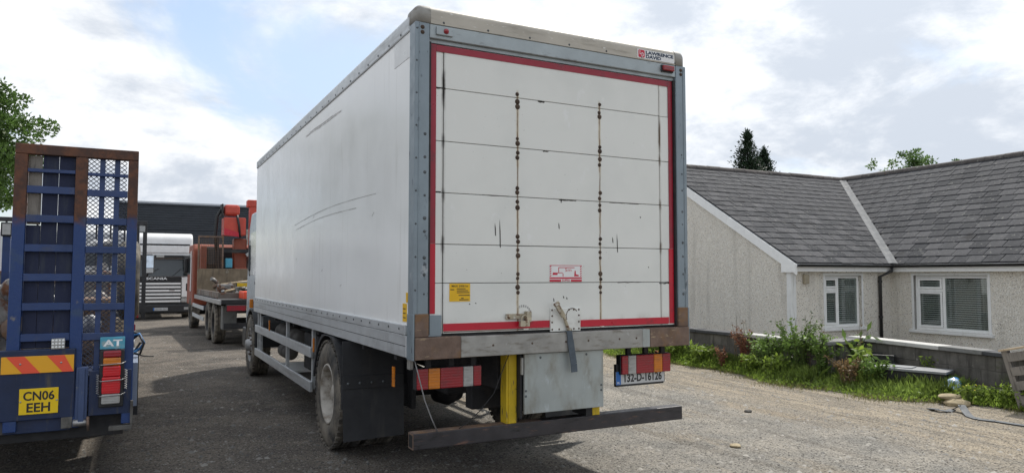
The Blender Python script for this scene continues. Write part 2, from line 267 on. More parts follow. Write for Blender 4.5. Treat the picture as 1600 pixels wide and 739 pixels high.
    # ground: dark tarmac planings by the lorries, grey gravel, tan wheel tracks along the verge
    s = NT('yard_gravel'); pos = s.tc['Object']; P = s.sep(pos); big = s.noise(0.55, 6, 0.6); x = s.math('ADD', P['X'], s.math('MULTIPLY', s.math('SUBTRACT', big, 0.5), 3.2))
    tar = s.mix(s.rng(s.noise(0.9, 7, 0.6), 0.35, 0.7), (0.112, 0.099, 0.086), (0.182, 0.157, 0.130)); tar = s.mix(s.rng(s.noise(2.4, 8, 0.65), 0.56, 0.72), tar, (0.26, 0.225, 0.185)); tar = s.mix(s.math('MULTIPLY', s.rng(s.noise(0.35, 6, 0.62), 0.52, 0.60), 0.7), tar, (0.062, 0.055, 0.048))
    gra = s.mix(s.rng(s.noise(1.3, 7, 0.62), 0.38, 0.66), (0.205, 0.195, 0.175), (0.30, 0.275, 0.235)); gra = s.mix(s.rng(s.noise(0.7, 7, 0.6, stretch=(1.4, 0.5, 1)), 0.52, 0.66), gra, (0.30, 0.25, 0.185))
    tan = s.mix(s.rng(s.noise(2.0, 8, 0.6, stretch=(2.2, 0.35, 1)), 0.4, 0.62), (0.335, 0.285, 0.215), (0.225, 0.198, 0.158))
    c = s.mix(s.rng(x, 0.9, 2.1), tar, gra); tan = s.mix(s.math('MULTIPLY', s.rng(s.noise(1.5, 7, 0.62, stretch=(4.5, 0.22, 1)), 0.55, 0.64), 0.75), tan, (0.15, 0.125, 0.095)); gra = None; c = s.mix(s.math('MULTIPLY', s.rng(s.noise(0.8, 7, 0.62, stretch=(3.2, 0.25, 1)), 0.53, 0.62), s.rng(x, 1.6, 3.0, 0, 0.45)), c, (0.13, 0.115, 0.095)); c = s.mix(s.math('MULTIPLY', s.rng(x, 4.8, 6.3), s.rng(x, 7.6, 8.6, 1, 0.3)), c, tan)
    vor = s.voro(75, out='Color'); vt = s.sep(vor)['X']; c = s.scale(c, s.rng(vt, 0, 1, 0.66, 1.34, False)); c = s.mix(s.rng(s.sep(vor)['Y'], 0.93, 0.99), c, (0.30, 0.285, 0.255)); c = s.mix(s.rng(s.sep(vor)['Z'], 0.90, 0.95), c, (0.045, 0.042, 0.04))
    h = s.math('ADD', s.math('MULTIPLY', s.rng(s.voro(75), 0, 0.6, 1, 0), 0.6), s.math('ADD', s.math('MULTIPLY', s.noise(9, 7, 0.65), 1.2), s.math('MULTIPLY', s.noise(230, 2), 0.4)))
    s.bump(h, 0.9, 0.016); MATS['yard_gravel'] = s.base(c, 0.95, spec=0.25)
    s = NT('stone_loose'); at = s.n.new('ShaderNodeAttribute'); at.attribute_name = 'tone'; c = s.mix(at.outputs['Fac'], (0.09, 0.088, 0.084), (0.34, 0.32, 0.285)); s.bump(s.noise(80, 3), 0.4); MATS['stone_loose'] = s.base(c, 0.9)
    s = NT('verge_soil'); c = s.mix(s.noise(4, 7, 0.6), (0.05, 0.045, 0.03), (0.13, 0.11, 0.07)); c = s.mix(s.rng(s.noise(2, 6), 0.45, 0.6), c, (0.06, 0.09, 0.02)); s.bump(s.noise(40, 6), 0.8, 0.02); MATS['verge_soil'] = s.base(c, 1.0)
special()

# ------------------------------------------------------------------ mesh helpers
def link(o, parent=None):
    COL.objects.link(o)
    if parent is not None: o.parent = parent
    return o
def tag(o, label, cat, group=None, kind=None):
    if label: o['label'] = label
    if cat: o['category'] = cat
    if group: o['group'] = group
    if kind: o['kind'] = kind
    return o
def thing(name, label, cat, loc=(0, 0, 0), rz=0.0, group=None):
    o = bpy.data.objects.new(name, None); o.empty_display_size = 0.3; link(o); o.location = loc; o.rotation_euler = (0, 0, rz)
    return tag(o, label, cat, group)
def np_mesh(name, v, f, m, parent=None, tone=None, smooth=False):
    """fast mesh from arrays: v (N,3), f (M,k)"""
    v = np.asarray(v, np.float32); f = np.asarray(f, np.int32); k = f.shape[1]
    me = bpy.data.meshes.new(name); me.vertices.add(len(v)); me.vertices.foreach_set('co', v.ravel())
    me.loops.add(f.size); me.loops.foreach_set('vertex_index', f.ravel()); me.polygons.add(len(f)); me.polygons.foreach_set('loop_start', np.arange(0, f.size, k, dtype=np.int32))
    if tone is not None: a = me.attributes.new('tone', 'FLOAT', 'POINT'); a.data.foreach_set('value', np.asarray(tone, np.float32))
    me.update(calc_edges=True); me.materials.append(MATS[m])
    if smooth: me.polygons.foreach_set('use_smooth', np.ones(len(f), bool))
    return link(bpy.data.objects.new(name, me), parent)
SMALL = {'rivet_row', 'bolt', 'plate_bolts', 'flap_bolts', 'wheel_nuts', 'hand_holes', 'rust_stain', 'rub_mark', 'lamp_bracket', 'plate_border', 'bottom_seal', 'cross_bearers', 'leaf_spring', 'rear_axle', 'blind_slats', 'guard_mesh', 'expanded_mesh', 'fixing_screws', 'perforations', 'louvre', 'led_grid', 'grille_mesh'}
class MB:
    def __init__(s): s.v = []; s.f = []; s.sm = []
    def add(s, vs, fs, smooth=False):
        n = len(s.v); s.v += [tuple(p) for p in vs]; s.f += [tuple(i + n for i in q) for q in fs]; s.sm += [smooth] * len(fs); return s
    def b(s, x0, x1, y0, y1, z0, z1):
        return s.add([(x0, y0, z0), (x1, y0, z0), (x1, y1, z0), (x0, y1, z0), (x0, y0, z1), (x1, y0, z1), (x1, y1, z1), (x0, y1, z1)],
                     [(0, 3, 2, 1), (4, 5, 6, 7), (0, 1, 5, 4), (1, 2, 6, 5), (2, 3, 7, 6), (3, 0, 4, 7)])
    def bar(s, p, q, w, h, up=(0, 0, 1)):
        p, q, up = Vector(p), Vector(q), Vector(up); d = (q - p).normalized(); r = d.cross(up)
        if r.length < 1e-4: r = d.cross(Vector((1, 0, 0)))
        r.normalize(); u = r.cross(d); vs = []
        for c in (p, q): vs += [c - r * w / 2 - u * h / 2, c + r * w / 2 - u * h / 2, c + r * w / 2 + u * h / 2, c - r * w / 2 + u * h / 2]
        return s.add(vs, [(3, 2, 1, 0), (4, 5, 6, 7), (0, 1, 5, 4), (1, 2, 6, 5), (2, 3, 7, 6), (3, 0, 4, 7)])
    def tube(s, pts, r, n=10, caps=True):
        pts = [Vector(p) for p in pts]; rs = r if isinstance(r, (list, tuple)) else [r] * len(pts); vs = []; u = None
        for i, p in enumerate(pts):
            d = (pts[min(i + 1, len(pts) - 1)] - pts[max(i - 1, 0)]).normalized()
            if u is None: u = d.cross(Vector((0.3, 0.2, 1) if abs(d.z) < 0.9 else (1, 0, 0))).normalized()
            else: u = (u - d * u.dot(d)).normalized()
            w = d.cross(u); vs += [p + (u * math.cos(a) + w * math.sin(a)) * rs[i] for a in (2 * math.pi * k / n for k in range(n))]
        fs = [(i * n + k, i * n + (k + 1) % n, (i + 1) * n + (k + 1) % n, (i + 1) * n + k) for i in range(len(pts) - 1) for k in range(n)]
        s.add(vs, fs, True)
        if caps: b0 = len(s.v) - len(vs); s.f += [tuple(b0 + k for k in reversed(range(n))), tuple(b0 + len(vs) - n + k for k in range(n))]; s.sm += [False, False]
        return s
    def lathe(s, prof, c, axis=(1, 0, 0), n=32, smooth=True):
        a = Vector(axis).normalized(); u = a.cross(Vector((0, 0, 1)) if abs(a.z) < 0.9 else Vector((1, 0, 0))).normalized(); w = a.cross(u); c = Vector(c); vs = []
        for (t, r) in prof: vs += [c + a * t + (u * math.cos(q) + w * math.sin(q)) * r for q in (2 * math.pi * k / n for k in range(n))]
        return s.add(vs, [(i * n + k, i * n + (k + 1) % n, (i + 1) * n + (k + 1) % n, (i + 1) * n + k) for i in range(len(prof) - 1) for k in range(n)], smooth)
    def prism(s, poly, axis, a0, a1, smooth=False):
        """poly of 2-D points in the plane across `axis` (x: (y,z), y: (x,z), z: (x,y))"""
        P = {'x': lambda p, t: (t, p[0], p[1]), 'y': lambda p, t: (p[0], t, p[1]), 'z': lambda p, t: (p[0], p[1], t)}[axis]; n = len(poly)
        return s.add([P(p, a0) for p in poly] + [P(p, a1) for p in poly], [(k, (k + 1) % n, n + (k + 1) % n, n + k) for k in range(n)] + [tuple(range(n))[::-1], tuple(range(n, 2 * n))], smooth)
    def dome(s, c, axis, r, h, n=8):
        return s.lathe([(0, r), (h * 0.6, r * 0.8), (h, r * 0.3), (h, 0.0005)], c, axis, n, True)
    def mesh(s, name, m):
        me = bpy.data.meshes.new(name); me.from_pydata(s.v, [], s.f); me.materials.append(MATS[m]); me.polygons.foreach_set('use_smooth', s.sm)
        bm = bmesh.new(); bm.from_mesh(me); bmesh.ops.recalc_face_normals(bm, faces=bm.faces); bm.to_mesh(me); bm.free(); return me
    def build(s, name, m, parent=None, bevel=0.0, seg=2, xf=None):
        if xf: s.v = [xf(p) for p in s.v]
        o = link(bpy.data.objects.new(name, s.mesh(name, m)), parent)
        if parent is not None and parent.get('_w'):
            o.location = -Vector(parent['_w'])
        if name in SMALL: o['kind'] = 'stuff'
        if bevel:
            md = o.modifiers.new('bevel', 'BEVEL'); md.width = bevel; md.segments = seg; md.limit_method = 'ANGLE'; md.angle_limit = R(40)
        return o
def wthing(name, label, cat, loc, group=None):
    """thing whose parts are written in world coordinates"""
    o = thing(name, label, cat, loc, 0, group); o['_w'] = tuple(loc); return o
def bx(name, m, parent, x0, x1, y0, y1, z0, z1, bevel=0.0, seg=2): return MB().b(x0, x1, y0, y1, z0, z1).build(name, m, parent, bevel, seg)
def text(name, body, m, parent, origin, w, h, right=(1, 0, 0), up=(0, 0, 1), thick=0.0006, bold=0.0):
    """flat lettering fitted to w x h metres with its lower left corner at origin"""
    cu = bpy.data.curves.new(name, 'FONT'); cu.body = body; cu.offset = bold; cu.extrude = 0.0; cu.resolution_u = 3
    t = bpy.data.objects.new(name, cu); COL.objects.link(t); dg = bpy.context.evaluated_depsgraph_get(); me = bpy.data.meshes.new_from_object(t.evaluated_get(dg))
    bpy.data.objects.remove(t); bpy.data.curves.remove(cu)
    co = np.empty(len(me.vertices) * 3, np.float32); me.vertices.foreach_get('co', co); co = co.reshape(-1, 3); lo = co.min(0); d = np.maximum(co.max(0) - lo, 1e-6)
    q = (co - lo) / d; r = Vector(right).normalized(); u = Vector(up).normalized(); P = np.array(origin)[None] + q[:, :1] * w * np.array(r)[None] + q[:, 1:2] * h * np.array(u)[None]
    me.vertices.foreach_set('co', P.astype(np.float32).ravel()); me.update(); me.materials.clear(); me.materials.append(MATS[m]); me.name = name
    o = link(bpy.data.objects.new(name, me), parent)
    pw = parent if parent.get('_w') else parent.parent
    if parent.get('_w'): o.location = -Vector(parent['_w'])
    return o
def sub(o, parent):
    """re-hang a mesh written in world coordinates under a part that shares the offset"""
    o.location = (0, 0, 0); o.parent = parent; return o
def dup(o, parent=None, loc=None, rot=None, scl=None):
    c = o.copy(); COL.objects.link(c); c.parent = parent
    if loc is not None: c.location = loc
    if rot is not None: c.rotation_euler = rot
    if scl is not None: c.scale = scl
    return c
def wheel(parent, x, y, r, w, out, rim='rim_white', front=False, n=44):
    """tyre + rim (+ hub); out = -1 / +1 outer side along x; x is the outer sidewall plane"""
    i = -out; T = MB(); rr = r * 0.555
    T.lathe([(0.03 * 1, rr), (0.004, rr + 0.03), (0.0, (rr + r) / 2), (0.012, r - 0.05), (0.03, r - 0.018), (0.05, r), (w * .3, r), (w * .3 + .005, r - .014), (w * .3 + .02, r - .014), (w * .3 + .025, r), (w * .5 - .008, r), (w * .5 - .004, r - .014), (w * .5 + .004, r - .014), (w * .5 + .008, r),
             (w * .7 - .025, r), (w * .7 - .02, r - .014), (w * .7 - .005, r - .014), (w * .7, r), (w - .05, r), (w - .02, r - .02), (w, (rr + r) / 2), (w - .03, rr)], (x, y, r), (i, 0, 0), n)
    for k in range(n):                                   # shoulder blocks of the tread
        a = 2 * math.pi * (k + 0.5) / n; ca, sa = math.cos(a), math.sin(a)
        for e in (0.032, w - 0.032): c = Vector((x + i * e, y + ca * (r - 0.008), r + sa * (r - 0.008))); d = Vector((0, -sa, ca)); T.bar(c - d * .024, c + d * .024, 0.045, 0.020, (0, ca, sa))
    t = T.build('tyre', 'rubber', parent); D = 0.02 if front else 0.145
    prof = [(0.03, rr + .004), (0.012, rr), (0.012, rr - 0.018), (0.04, rr - 0.03), (D * .8 + .02, rr - 0.045), (D + .02, rr - 0.075), (D + .012, 0.15), (D + .0, 0.14), (D + .0, 0.10)]
    prof += [(D - 0.05, 0.098), (D - 0.075, 0.08), (D - 0.08, 0.001)]
    rm = sub(MB().lathe(prof, (x, y, r), (i, 0, 0), 36).build('rim', rim, parent), t)
    N = MB()
    for k in range(10): a = 2 * math.pi * k / 10; N.tube([(x + i * (D + .012), y + math.cos(a) * .168, r + math.sin(a) * .168), (x + i * (D - .02), y + math.cos(a) * .168, r + math.sin(a) * .168)], 0.014, 6)
    sub(N.build('wheel_nuts', 'rivet_rust', parent), t)
    Hh = MB()
    for k in range(10): a = 2 * math.pi * (k + .5) / 10; Hh.lathe([(0, 0.0), (0, 0.022)], (x + i * (D + .0165), y + math.cos(a) * .208, r + math.sin(a) * .208), (i, 0, 0), 10)
    sub(Hh.build('hand_holes', 'grille_dark', parent), t)
    return t

# ================================================================== SETTING
def wall_x(y): return 8.1 if y > 3.1 else (9.2 - (3.4 - y) * 0.2097)
g = MB(); g.add([(-900, -900, 0), (900, -900, 0), (900, 900, 0), (-900, 900, 0)], [(0, 1, 2, 3)])
tag(g.build('ground', 'yard_gravel'), 'yard ground of dark planings, grey gravel and tan wheel tracks', None, kind='structure')
def edge_x(y): return 7.45 + 0.16 * math.sin(y * 1.3 + 1) + 0.10 * math.sin(y * 3.1) + (0.55 / (1 + math.exp((y - 1.35) * 7))) + (0.10 if y > 5 else 0)
vg = MB(); ys = [(-3 + k * 0.25) for k in range(64)]
vv = []; 
for y in ys:
    e = edge_x(y); q = wall_x(y)
    for k, t in enumerate((0, 0.12, 0.4, 1.0)): vv.append((e + (q + .1 - e) * t, y, (0.004, 0.03, 0.07, 0.09)[k]))
vg.add(vv, [(i * 4 + k, i * 4 + k + 1, i * 4 + 5 + k, i * 4 + 4 + k) for i in range(len(ys) - 1) for k in range(3)], True)
tag(vg.build('verge', 'verge_soil'), 'soil verge between the gravel and the block wall', None, kind='structure')

def loose_stones():
    n = 15000; t = rng.random(n) ** 1.6
    ang = R(-27.4) + rng.uniform(-0.72, 0.66, n); dist = 4.4 + t * 17
    x = -1.72 - np.sin(ang) * dist; y = -4.82 + np.cos(ang) * dist; s = rng.gamma(1.6, 0.0060, n) + 0.004; s = np.minimum(s, 0.035)
    keep = (x < 7.6); x, y, s = x[keep], y[keep], s[keep]; n = len(x)
    base = np.array([(1, 0, 0), (0, 1, 0), (-1, 0, 0), (0, -1, 0), (0, 0, 0.75), (0.72, 0.72, .1), (-.72, -.72, .1)])[:5]
    a = rng.random(n) * 6.28; sx = s * rng.uniform(.7, 1.5, n); sy = s * rng.uniform(.6, 1.1, n)
    P = base[None] * rng.uniform(.75, 1.25, (n, 5, 1)); px = P[..., 0] * sx[:, None]; py = P[..., 1] * sy[:, None]
    X = x[:, None] + px * np.cos(a)[:, None] - py * np.sin(a)[:, None]; Y = y[:, None] + px * np.sin(a)[:, None] + py * np.cos(a)[:, None]; Z = P[..., 2] * s[:, None] * .9 - 0.001 + 0.0 * X
    v = np.stack([X, Y, Z], -1).reshape(-1, 3); i = (np.arange(n) * 5)[:, None, None]
    f = (np.array([(0, 1, 4), (1, 2, 4), (2, 3, 4), (3, 0, 4)])[None] + i).reshape(-1, 3)
    tone = np.clip(rng.normal(0.45, 0.25, n) + np.where(x > 1.6, 0.2, -0.22), 0, 1).repeat(5)
    tag(np_mesh('loose_gravel', v, f, 'stone_loose', tone=tone), 'loose stones scattered over the yard', None, kind='stuff')
loose_stones()

# ================================================================== BOX LORRY
T = wthing('box_lorry', 'white box lorry with a rusty roller door, its rear towards the camera', 'lorry', (1.25, 4.5, 0))
L = 7.75
# --- body
sp = bx('side_panel', 'side_white', T, 0.006, 0.03, 0.10, L, 1.34, 3.50)
bx('side_panel', 'side_white', T, 2.47, 2.494, 0.10, L, 1.34, 3.50)
bx('front_panel', 'white_paint', T, 0.03, 2.47, L - .03, L - .002, 1.2, 3.52)
bx('body_floor', 'chassis', T, 0.03, 2.47, 0.14, L - .03, 1.13, 1.24)
bx('roof', 'white_paint', T, 0.012, 2.488, 0.12, L + .004, 3.54, 3.655, 0.075, 4)
for x0, x1, sgn in ((-0.006, 0.05, -1), (2.45, 2.506, 1)):
    o = bx('top_rail', 'aluminium', T, x0, x1, 0.125, L + .01, 3.485, 3.60, 0.012)
    r = MB(); xx = x0 if sgn < 0 else x1
    for k in range(26): r.dome((xx, 0.3 + k * 0.29, 3.512), (sgn, 0, 0), 0.011, 0.006)
    r.build('rivet_row', 'rivet_dark', o)
    o = bx('lower_rail', 'aluminium', T, x0 - .004 * (sgn < 0), x1 + .004 * (sgn > 0), 0.125, L, 1.115, 1.275, 0.006)
    o2 = bx('rail_flange', 'aluminium', T, x0 - .012 * (sgn < 0), x1 + .012 * (sgn > 0), 0.125, L, 1.278, 1.348, 0.004)
    r = MB()
    for k in range(30): r.dome((xx + sgn * .012, 0.25 + k * 0.25, 1.318), (sgn, 0, 0), 0.010, 0.006)
    r.build('rivet_row', 'rivet_dark', o2)
    bx('rail_groove', 'grille_dark', o, (xx - .0045) if sgn < 0 else xx, xx if sgn < 0 else (xx + .0045), 0.13, L, 1.195, 1.200)
# scratches and a long scrape on the near side
def scratch(pts, w, m):
    b = MB(); x = 0.0045
    for (y0, z0), (y1, z1) in zip(pts, pts[1:]):
        q = w * random.uniform(.5, 1.2); b.add([(x, y0, z0 - q / 2), (x, y1, z1 - q / 2), (x, y1, z1 + q / 2), (x, y0, z0 + q / 2)], [(0, 1, 2, 3)])
    return b.build('scratch', m, sp)
mat('scratch_grey', (0.40, 0.40, 0.385), 0.8, var=0.3, vs=20); mat('scrape_dull', (0.58, 0.57, 0.55), 0.8, var=0.3, vs=9)
scratch([(4.42 - k * .29, 2.33 + .045 * math.sin(k * .26)+ (0.004 * k)) for k in range(13)], 0.008, 'scratch_grey')
scratch([(4.30 - k * .25, 2.27 + .03 * math.sin(k * .3) + .004 * k) for k in range(12)], 0.007, 'scratch_grey')
scratch([(3.79 - k * .15, 3.345 + .003 * math.sin(k * .8) - .003 * k) for k in range(12)], 0.026, 'scrape_dull')
scratch([(3.6 - k * .14, 3.358 + .003 * math.sin(k * .9) - .003 * k) for k in range(9)], 0.008, 'scratch_grey')
for y0, z0, h in ((4.3, 1.9, .012), (3.35, 2.35, .02), (1.05, 2.2, .03), (2.9, 1.75, .015), (2.1, 1.6, .02)): scratch([(y0, z0), (y0 - .06, z0 + h)], 0.010, 'scratch_grey')
pt = MB(); pt.b(0.003, 0.006, 0.12, 0.48, 3.30, 3.485).build('repair_patch', 'white_paint', sp)
st = bx('warning_sticker', 'sticker_yellow', T, 0.002, 0.006, 0.15, 0.235, 1.37, 1.50); bx('warning_sticker', 'sticker_yellow', T, 0.002, 0.006, 0.125, 0.165, 1.51, 1.58)
for k in range(3): bx('printed_line', 'print_black', st, 0.0012, 0.002, 0.165, 0.22, 1.395 + k * .032, 1.402 + k * .032)
# --- rear frame
for i, (x0, x1) in enumerate(((0.0, 0.112), (2.388, 2.5))):
    p = MB().b(x0, x1, 0.0, 0.12, 1.425, 3.53); post = p.build('rear_post', 'post_blue', T, 0.008)
    e = x0 if i == 0 else x1
    bx('post_edge', 'post_blue', post, *((x0 + .030, x0 + .036) if i == 0 else (x1 - .036, x1 - .030)), -0.004, 0.0, 1.43, 3.5)
    r = MB()
    for z in [1.55 + k * .146 + random.uniform(-.03, .03) for k in range(9)]: r.dome(((x0 + .080 if i == 0 else x0 + .055), 0.0, z), (0, -1, 0), random.uniform(.007, .015), 0.005, 10)
    if i == 0:
        for k in range(9): r.dome((x0 + .014, 0, 1.6 + k * .235), (0, -1, 0), .008, .004)
    r.build('rivet_row', 'rivet_dark', post)
    bx('post_edge_strip', 'post_blue', T, *((-.003, .010) if i == 0 else (2.490, 2.503)), -0.004, .126, 1.105, 1.43, .003)
    bx('post_foot', 'rust', T, x0 + (.012 if i == 0 else -.004), x1 + (.004 if i == 0 else -.012), -0.006, 0.125, 1.268, 1.432, 0.006)
    rings = []; cc = MB()
    for a in [R(15 * k) for k in range(7)]:
        ins = .06 * (1 - math.sin(a)); xx_ = .06 - .06 * math.cos(a) if True else 0; rr_ = max(.058 - ins * .7, .012); yf_, zt = -.003 + ins, 3.668 - ins
        rings.append((xx_, [(.17, 3.532), (yf_, 3.532), (yf_, zt - rr_)] + [(yf_ + rr_ * (1 - math.cos(R(18 * k))), zt - rr_ + rr_ * math.sin(R(18 * k))) for k in range(1, 6)] + [(.17, zt)]))
    rings.append((.1185, rings[-1][1])); N_ = len(rings[0][1]); sx_ = lambda q: q if i == 0 else 2.5 - q
    cc.add([(sx_(q), p_[0], p_[1]) for q, pr in rings for p_ in pr], [(r_ * N_ + k, r_ * N_ + k + 1, (r_ + 1) * N_ + k + 1, (r_ + 1) * N_ + k) for r_ in range(len(rings) - 1) for k in range(N_ - 1)] + [tuple(range(N_))], True)
    cc.build('corner_cap', 'galvanised', T)
    r = MB()
    for z in (3.455, 3.492): r.dome((x0 + .056, 0, z), (0, -1, 0), .016, .009, 10)
    r.build('bolt', 'rivet_rust', post)
hd = bx('header_beam', 'header_grey', T, 0.114, 2.386, 0.004, 0.11, 3.425, 3.528, 0.005)
bx('header_lip', 'header_grey', T, 0.114, 2.386, 0.03, 0.10, 3.398, 3.423)
prof = [(0.16, 3.53), (0.0, 3.53)] + [(0.0, 3.61)] + [(0.055 - .055 * math.cos(a), 3.61 + .055 * math.sin(a)) for a in [R(10 * k) for k in range(1, 10)]] + [(0.16, 3.665)]
cap = MB().prism(prof, 'x', 0.119, 2.381, False).build('roof_cap', 'cream_cap', T)
r = MB()
for k in range(7): r.dome((0.22 + k * .36, 0.0, 3.548), (0, -1, 0), .009, .005)
r.build('rivet_row', 'rivet_dark', cap)
lg = bx('maker_sticker', 'sticker_white', T, 1.975, 2.372, -0.0025, -0.0005, 3.540, 3.616)
em = MB().prism([(1.985, 3.552), (1.992, 3.546), (2.044, 3.546), (2.051, 3.552), (2.051, 3.604), (2.044, 3.611), (1.992, 3.611), (1.985, 3.604)], 'y', -.0035, -.0026).build('emblem', 'print_red', lg)
text('emblem_letters', 'L', 'print_white', lg, (1.998, -.0042, 3.572), .016, .034, bold=.01); text('emblem_letters', 'D', 'print_white', lg, (2.018, -.0042, 3.554), .022, .034, bold=.01)
text('lettering', 'LAWRENCE', 'print_dark_blue', lg, (2.062, -.0035, 3.580), .300, .030, bold=.05); text('lettering', 'DAVID', 'print_dark_blue', lg, (2.062, -.0035, 3.546), .165, .030, bold=.05)
for x, m in ((0.225, 'lens_red'), (2.290, 'lens_red')):
    o = bx('marker_lamp', 'header_grey' if x < 1 else 'dark_plastic', T, x - .065, x + .065, -0.012, 0.004, 3.452, 3.512, .004)
    if x < 1: MB().dome((x + .01, -.012, 3.483), (0, -1, 0), .021, .018, 14).build('lamp_lens', m, o)
    else: bx('lamp_lens', m, o, x - .06, x + .06, -.035, -.012, 3.46, 3.506, .008)
# --- roller door
bx('door_backing', 'grille_dark', T, 0.113, 2.387, 0.058, 0.075, 1.262, 3.42)
for x0, x1 in ((0.113, 0.128), (2.372, 2.387)): bx('door_channel', 'chassis', T, x0, x1, 0.012, 0.058, 1.28, 3.398)
zs = [1.283, 1.648, 1.930, 2.305, 2.683, 3.073, 3.395]; tilt = [0.012, 0.010, 0.0, -0.004, -.004, -.004, 0]
for k in range(6):
    z0, z1 = zs[k] + .0022, zs[k + 1] - .0022
    dp = MB().b(0.2385, 2.2265, 0.036, 0.056, z0, z1).build('door_panel', 'door_white', T, 0.003)
    for (a, b_) in ((0.130, 0.2325), (2.2325, 2.370)): bx('door_end_strip', 'door_white', T, a, b_, 0.037 + .002 * (k % 2), 0.056, z0, z1, .002)
    if k < 5:
        zz = zs[k + 1]
        for cx in (0.85, 1.61):
            for dz in ((.072, .030, -.034, -.078) if k != 4 else (.034, -.032, -.074)):
                MB().dome((cx + random.uniform(-.004, .004), .036, zz + dz + random.uniform(-.006, .006)), (0, -1, 0), .0195 * random.uniform(.68, 1.12), .011, 12).build('hinge_bolt', 'rivet_rust', dp)
# dark dribbles at the panel joints
mat('grime_black', (0.03, 0.026, 0.022), 0.9, var=0.3)
for (x, z, w, h) in ((1.30, 2.300, .16, .008), (1.24, 2.296, .012, .03), (1.10, 2.676, .05, .01), (1.90, 1.648, .24, .010), (1.06, 3.068, .06, .016), (0.20, 3.074, .10, .014), (2.27, 1.640, .12, .012), (0.18, 2.31, .08, .012), (0.66, 2.305, .22, .006), (1.85, 2.302, .3, .005), (1.0, 1.93, .5, .004)):
    b = MB(); n = 7; top = [(x - w / 2 + w * i / n, z + h * random.uniform(.1, .5)) for i in range(n + 1)]; bot = [(x + w / 2 - w * i / n, z - h * random.uniform(.1, .7)) for i in range(n + 1)]
    b.prism(top + bot, 'y', .0352, .0358).build('grime_mark', 'grime_black', T)
for (x, z, h) in ((0.70, 2.13, .22), (0.66, 2.10, .10), (1.78, 2.05, .16), (1.735, 2.02, .05), (1.22, 2.12, .05), (2.02, 2.2, .015), (2.10, 1.78, .012), (0.45, 1.50, .01), (0.50, 1.505, .01), (1.26, 1.545, .02), (1.29, 1.535, .02), (1.17, 1.53, .03)):
    MB().prism([(x - .004, z), (x + .003, z - h * .4), (x + .005, z - h), (x - .003, z - h * .95), (x - .006, z - h * .3)], 'y', .0352, .0358).build('grime_mark', 'grime_black', T)
def tape(x0, x1, z0, z1, m): return bx('red_tape', m, T, x0, x1, 0.0325, 0.0355, z0, z1)
tape(0.131, 0.176, 1.935, 3.392, 'tape_red_old'); tape(0.131, 0.176, 1.43, 1.932, 'tape_red'); tape(0.177, 2.324, 3.340, 3.390, 'tape_red_old')
tape(2.325, 2.369, 1.935, 3.390, 'tape_red_old'); tape(2.317, 2.366, 1.297, 1.932, 'tape_red'); tape(0.24, 1.129, 1.302, 1.356, 'tape_red'); tape(1.411, 2.310, 1.297, 1.350, 'tape_red')
bx('cover_plate', 'post_blue', T, 0.118, 0.222, 0.018, 0.036, 1.268, 1.42, .003)
ss = MB()
for k in range(3): ss.b(0.245 + k * .7, 0.9 + k * .7, 0.0345, 0.0356, 1.292, 1.299)
ss.build('bottom_seal', 'rubber', T)
# stickers on the door
st = bx('load_sticker', 'sticker_yellow', T, 0.288, 0.452, .0325, .0355, 1.515, 1.645)
text('lettering', 'MAX 2000 kg', 'print_black', st, (0.305, .0318, 1.615), .13, .019, bold=.02)
for (x, z, w) in ((.295, 1.598, .03), (.345, 1.604, .07), (.345, 1.590, .09), (.345, 1.576, .10), (.36, 1.556, .09), (.38, 1.535, .02), (.365, 1.524, .075)): bx('printed_line', 'print_black', st, x, x + w, .0318, .0324, z, z + .006)
st = bx('clearance_sticker', 'sticker_white', T, 1.130, 1.428, .0325, .0355, 1.655, 1.785)
for a in ((1.13, 1.428, 1.780, 1.785), (1.13, 1.428, 1.678, 1.690), (1.13, 1.235, 1.655, 1.672), (1.325, 1.428, 1.655, 1.672), (1.21, 1.36, 1.763, 1.769), (1.210, 1.216, 1.725, 1.765), (1.16, 1.25, 1.722, 1.727), (1.250, 1.256, 1.695, 1.72)): bx('printed_block', 'print_red', st, a[0], a[1], .0318, .0324, a[2], a[3])
for k in range(5):
    for x in (1.132, 1.412): MB().prism([(x, 1.694 + k * .018), (x + .014, 1.700 + k * .018), (x + .014, 1.709 + k * .018), (x, 1.703 + k * .018)], 'y', .0318, .0324).build('printed_block', 'print_red', st)
text('lettering', '5m', 'print_red', st, (1.272, .0318, 1.735), .058, .026); text('lettering', 'SUPRA', 'print_red', st, (1.242, .0318, 1.657), .075, .018, bold=.02)
MB().prism([(1.155, 1.708), (1.20, 1.708), (1.205, 1.72), (1.16, 1.722)], 'y', .0318, .0324).build('pictogram_van', 'print_red', st)
MB().prism([(1.355, 1.697), (1.40, 1.697), (1.40, 1.708), (1.372, 1.714), (1.370, 1.742), (1.362, 1.742), (1.358, 1.712)], 'y', .0318, .0324).build('pictogram_figure', 'print_red', st)
# lock plate, lever, hasp and padlock
lp = bx('lock_plate', 'door_white', T, 1.132, 1.408, 0.022, 0.036, 1.268, 1.448, .003)
r = MB()
for x in (1.146, 1.21, 1.30, 1.345, 1.392):
    for z in (1.435, 1.285): r.dome((x, .022, z), (0, -1, 0), .008, .005)
for z in (1.34, 1.39): r.dome((1.146, .022, z), (0, -1, 0), .008, .005); r.dome((1.392, .022, z), (0, -1, 0), .008, .005)
r.build('plate_bolts', 'rivet_rust', lp)
lv = MB().bar((1.285, 0.008, 1.282), (1.235, -.005, 1.385), .022, .016, (0, -1, 0)); lv.bar((1.235, -.005, 1.385), (1.155, -.028, 1.482), .036, .022, (0, -1, 0)); lv.bar((1.150, -.026, 1.495), (1.163, -.032, 1.472), .044, .03, (0, -1, 0)); lv.tube([(1.285, .02, 1.282), (1.30, -.01, 1.275)], .016, 10)
lv.build('lever_handle', 'latch_brass', T, .003)
sm = MB()
